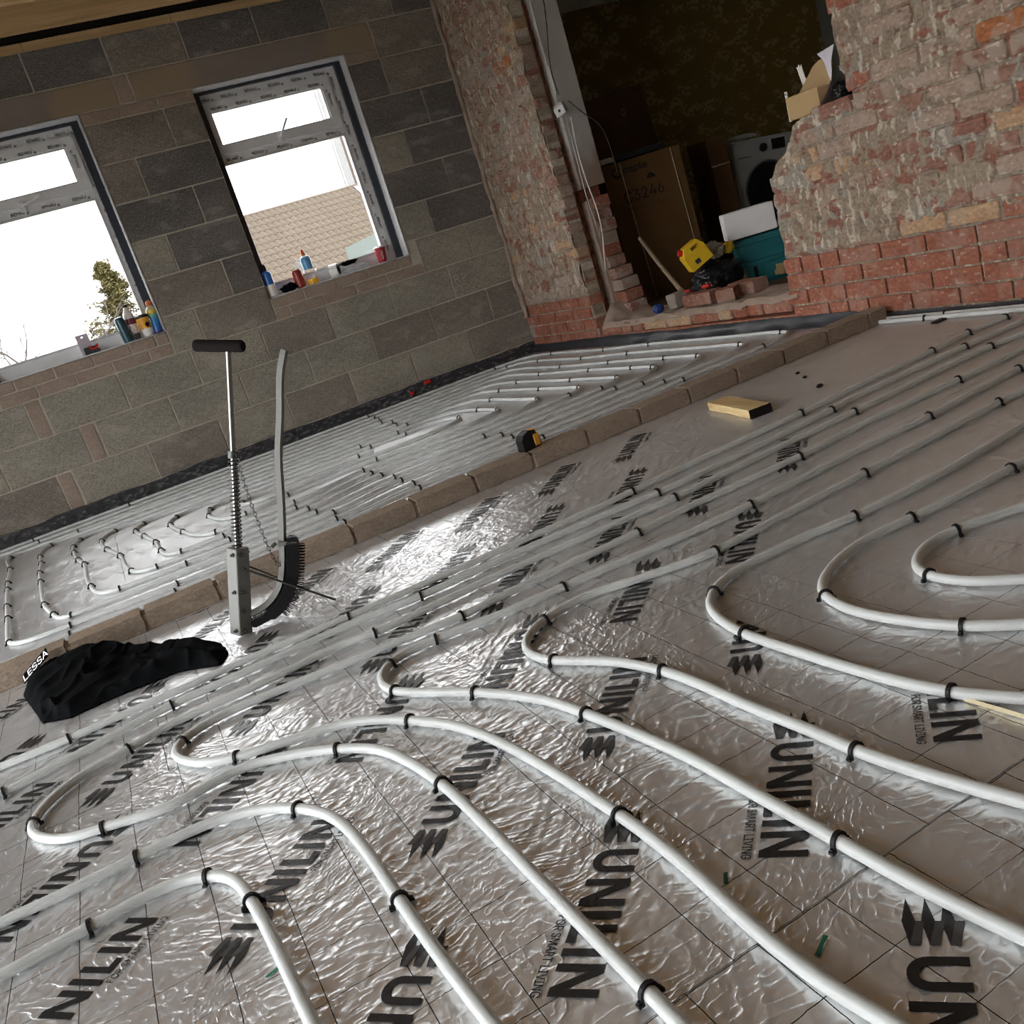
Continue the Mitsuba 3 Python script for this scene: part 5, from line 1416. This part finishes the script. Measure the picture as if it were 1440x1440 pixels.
fold = (0.024 - 0.010 * np.clip((X + 2.7) / 0.2, 0, 1)) * (1 - np.abs(2 * f1 - 1)) ** 2 + 0.012 * (1 - np.abs(2 * f2 - 1)) ** 2
Zs = dome_ * (hmax * (0.75 + 0.5 * meshkit.fbm(q * 6, 3, 9)) + fold - 0.012)
Zs = np.maximum(Zs, 0.001)
P = np.stack([X, Y, Zs], -1)
g = grid_mesh(P)
fc = dist.ravel()[g.faces]
g.update_faces((fc > 0).all(1)); g.remove_unreferenced_vertices()
bt = g.copy(); bt.vertices = np.c_[bt.vertices[:, :2], np.full(len(bt.vertices), 0.0006)]; bt.invert()
gk = put('black_garment', join([g, bt]), 'cloth_black', smooth=True, label='black garment thrown in a heap on the foil against the kerb', cat='clothing')
cx = np.linspace(0, 1, 16)
neck = lambda t, w: np.stack([-2.935 + 0.09 * t + 0 * w, -3.105 + 0.012 * t - 0.006 * (1 - w), 0.012 + 0.05 * t + 0.020 * (w + 1) / 2], -1)
col = np.array([neck(np.full(3, t), np.array([-1.0, 0, 1.0])) for t in cx])
g = grid_mesh(col)
put('neckband', join([g, trimesh.Trimesh(g.vertices - [0, 0, 0.003], g.faces[:, ::-1])]), 'cloth_black', gk, smooth=True)
tm = meshkit.text_mesh('LESSA', 0.02, 0.0006, bold=True)
v = np.array(tm.vertices); tt = np.clip(v[:, 0] / tm.bounds[1][0], 0, 1); w = (v[:, 1] / 0.02 - 0.5) * 1.5
tm.vertices = neck(tt, w) + np.stack([0 * tt, -0.0015 - v[:, 2], 0 * tt], -1)
put('lettering', tm, 'paper_white', gk, label='white lettering at the neck')

# tape measure on the kerb
k = thing('tape_measure', 'black and yellow tape measure on top of the kerb', 'tape measure')
M = frame((-1.115, -3.045, 0.064), 12)
pr = Polygon([(-0.042, 0), (0.03, 0), (0.036, 0.004), (0.036, 0.03), (0.02, 0.058), (-0.005, 0.064), (-0.03, 0.055), (-0.042, 0.038)]).buffer(0.003)
e = extr(pr, 0.04, -0.02); e.apply_transform(rot((1, 0, 0), 90))
put_in('case', e, 'clip_black', k, M @ rot((1, 0, 0), 0) @ move(0, 0, 0.003), 40)
for s_ in (-1, 1):
    put_in('side_plate', boxm(0.008, 0.036, 0.018 * s_ - 0.0045, 0.018 * s_ + 0.0045, 0.004, 0.05, 0.003), 'amber_paint', k, M, label='yellow plate')
put_in('top_cover', boxm(-0.004, 0.03, -0.018, 0.018, 0.054, 0.067, 0.004), 'amber_paint', k, M, label='yellow plate')

# wood offcut, batten, bits
wd = np.array([-0.06, -0.31, 0]) / math.hypot(0.06, 0.31)
M = mat4([wd, np.cross(ZZ, wd), ZZ], (-0.425, -3.325, 0.0))
b = rough_box(0.318, 0.082, 0.030, 0.03, 0.0008, 2, chip=0.002); b.apply_transform(move(0, -0.082, 0.0005))
mat('wood_offcut', wood_c((0.46, 0.33, 0.15), (0.60, 0.46, 0.24), 'y'), 0.65)
k = thing('wood_offcut', 'short offcut of yellow timber with a dark end lying near the kerb', 'timber')
put_in('block', b, 'wood_offcut', k, M, 40)
put_in('end_grain', boxm(0.3175, 0.3205, -0.083, 0.001, 0.0, 0.0305), 'grip_foam', k, M, label='dark painted end')
mat('batten_cream', (0.66, 0.58, 0.38), 0.6)
put('batten', tube([(-1.548, -5.262, 0.0045), (-1.535, -5.42, 0.0045), (-1.515, -5.62, 0.0045)], 0.004, 4), 'batten_cream', label='thin cream batten on the foil at the right edge of the photo', cat='batten')
put('black_offcut', boxm(0.50, 0.57, -3.47, -3.44, 0.0006, 0.008, 0.002), 'clip_black', label='flat black scrap on the foil near the brick wall', cat='scrap')
for x, y, r, lab in ((-0.244, -3.611, 0.011, 'loose black scrap nearest the white pipes, right of the timber offcut'), (-0.146, -3.43, 0.008, 'loose black scrap in the middle of three beyond the timber offcut'), (-0.096, -3.338, 0.007, 'loose black scrap farthest right beyond the timber offcut')):
    q = lump((x, y, r * 0.6), (r * 1.3, r * 0.8, r * 0.6), int(abs(x) * 100), 0.5, 6, 2, flat=0.0006)
    put('black_scrap', q, 'clip_black', label=lab, cat='scrap')
put('red_clip', boxm(-0.43, -0.38, -0.028, -0.012, 0.055, 0.082, 0.004), 'red_plastic', label='red plastic clip at the foot of the block wall, the larger one', cat='clip')
put('red_clip', boxm(-0.55, -0.525, -0.035, -0.018, 0.02, 0.045, 0.003), 'red_plastic', label='small red scrap at the foot of the block wall', cat='scrap')
mat('pen_green', (0.01, 0.13, 0.075), 0.5)
for x, y, a, l in ((-2.001, -5.448, 0.5, 0.03), (-2.523, -4.988, 0.3, 0.035), (-2.007, -5.291, 0.9, 0.02), (-2.53, -4.80, 1.2, 0.012)):
    b = boxm(-l / 2, l / 2, -0.0025, 0.0025, 0.0003, 0.0006); b.apply_transform(move(x, y, 0) @ rot((0, 0, 1), math.degrees(a)))
    put('pen_mark', b, 'pen_green', FL, label='short green felt-pen mark')
# chalk initials on a block
tm = text_on('RP', 0.06, move(0.0, -0.0035, 0.62), 0.0004); 
put('chalk_mark', join([text_on('R', 0.055, move(0.015, -0.0028, 0.63)), text_on('P', 0.05, move(0.075, -0.0028, 0.633)), boxm(0.03, 0.10, -0.0032, -0.0026, 0.607, 0.610)]), 'mortar', WB, label='initials chalked on a block')

# ------------------------------------------------------------------ outside
mat('roof_tile', lambda p, n, uv: mix((0.066, 0.050, 0.034), (0.084, 0.066, 0.047), fbm(p.x * 3, p.y * 3, p.z * 3)), 0.9)
mat('house_brick', (0.11, 0.085, 0.07), 0.9)
mat('fascia_white', (0.22, 0.225, 0.225), 0.6)
mat('green_panel', (0.07, 0.095, 0.085), 0.5)
k = thing('neighbour_house', 'neighbouring house with a beige tiled roof seen through the right window', 'house')
put('wall', boxm(1.0, 6.2, 17.6, 25, -0.3, 1.15), 'house_brick', k)
th = 30
pitch = math.radians(th)
R0 = np.array([-1.5, 20.2, 3.40])
px_, py_ = 0.33, 0.345
nx = np.linspace(0, 1, 9)
prof_ = 0.05 * (0.5 - 0.5 * np.cos(nx * 4 * np.pi))
tile_v = np.array([[(a * px_, b, c + prof_[i] + d) for i, a in enumerate(nx)] for b, c, d in ((0.0, 0.0, 0.0), (0.0, 0.03, 0.0), (-0.40, 0.045, 0.0), (-0.40, 0.012, 0.0))])
tl = grid_mesh(tile_v)
tile = shape(tl)
Rm_ = mat4([(1, 0, 0), (0, math.cos(pitch), math.sin(pitch)), (0, -math.sin(pitch), math.cos(pitch))], R0)
nt_ = 0
for r in range(16):
    for c in range(24):
        x = c * px_
        wx_ = -1.5 + x
        if 1.0 < wx_ < 6.0 and r < 14:
            put('roof_tile', tile, 'roof_tile', k, m=Rm_ @ move(x, -r * py_, 0)); nt_ += 1
und = boxm(2.4, 7.9, -6.0, 0, -0.05, -0.005); und.apply_transform(Rm_)
put('roof_underlay', und, 'roof_tile', k)
put('ridge', tube([(0.9, 20.25, 3.42), (6.4, 20.25, 3.42)], 0.09, 10), 'roof_tile', k, smooth=60)
vg = boxm(7.62, 7.9, -5.9, 0.05, -0.04, 0.06); vg.apply_transform(Rm_)
put('verge_board', vg, 'fascia_white', k)
k = thing('far_building', 'pale brick corner of another building at the right of the right window', 'building')
put('wall', boxm(6.45, 7.4, 21.5, 21.9, -0.3, 7.0), 'house_brick', k)
put('corner_trim', boxm(6.38, 6.6, 21.42, 21.6, -0.3, 7.0), 'fascia_white', k)
k = thing('garden_shed', 'flat white roofed shed with a pale green side below the far building', 'shed')
put('side', boxm(2.6, 4.4, 8.5, 11.0, -0.3, 1.55), 'green_panel', k)
put('roof_edge', boxm(2.4, 4.5, 8.3, 11.2, 1.06, 1.22, 0.01), 'fascia_white', k)
put('window_strip', boxm(2.9, 4.2, 8.47, 8.5, 1.28, 1.5), 'fascia_white', k)

mat('conifer_green', lambda p, n, uv: mix((0.05, 0.05, 0.014), (0.115, 0.095, 0.027), noise(p.x * 4, p.y * 4, p.z * 4)), 0.8)
mat('bark', (0.12, 0.095, 0.075), 0.9)
mat('bark_pale', (0.06, 0.05, 0.044), 0.9)
k = thing('conifer', 'yellow-green conifer seen through the left window', 'tree')
tb = np.array([-0.9, 20.0, -0.3])
put('trunk', tube([tb, tb + [0.02, 0, 1.8], tb + [0, 0, 3.5]], [0.12, 0.08, 0.01], 8), 'bark', k, smooth=60)
r2 = np.random.default_rng(5)
fr_ = []
for i in range(130):
    h = 0.8 + 2.75 * r2.random() ** 0.8
    a = r2.random() * 2 * np.pi
    L_ = (3.75 - h) * 0.46 * (0.65 + 0.5 * r2.random())
    d = np.array([math.cos(a), math.sin(a), 0.18 + 0.3 * r2.random()])
    for j in range(150):
        t = 0.15 + 0.85 * r2.random()
        c = tb + [0, 0, h] + d * L_ * t + r2.normal(size=3) * 0.05
        w_ = 0.02 + 0.03 * r2.random()
        q = r2.normal(size=(3, 3)) * w_
        q[:, 2] *= 0.6
        fr_.append(c + q)
fr_ = np.array(fr_)
put('foliage', trimesh.Trimesh(fr_.reshape(-1, 3), np.arange(len(fr_) * 3).reshape(-1, 3), process=False), 'conifer_green', k, kind='stuff')


def bare(base, h, seed, spread):
    rr = np.random.default_rng(seed)
    ms = []

    def grow(p, d, L_, r, lv):
        n = 5
        pts_ = [p]
        for _ in range(n):
            d = d + rr.normal(size=3) * 0.10; d /= np.linalg.norm(d)
            pts_.append(pts_[-1] + d * L_ / n)
        ms.append(tube(pts_, np.linspace(r, r * 0.55, n + 1), 5, caps=False))
        if lv == 0: return
        for i in range(4 if lv > 1 else 3):
            q = pts_[1 + int(rr.integers(n))]
            dd = d + rr.normal(size=3) * spread; dd[2] = abs(dd[2]) * 0.8 + 0.25; dd /= np.linalg.norm(dd)
            grow(q, dd, L_ * (0.5 + 0.25 * rr.random()), r * 0.5, lv - 1)
    grow(np.array(base, float), np.array([0.05, 0, 1.0]), h, 0.05, 3)
    return join(ms)


for i, (b, h, lab) in enumerate((((-2.14, 13.0, -0.3), 1.75, 'bare branched tree beside the conifer outside the left window'), ((-3.55, 16.0, -0.3), 1.8, 'bare tree at the left edge of the left window'))):
    put('bare_tree', bare(b, h, 11 + i, 0.8), 'bark_pale', label=lab, cat='tree')
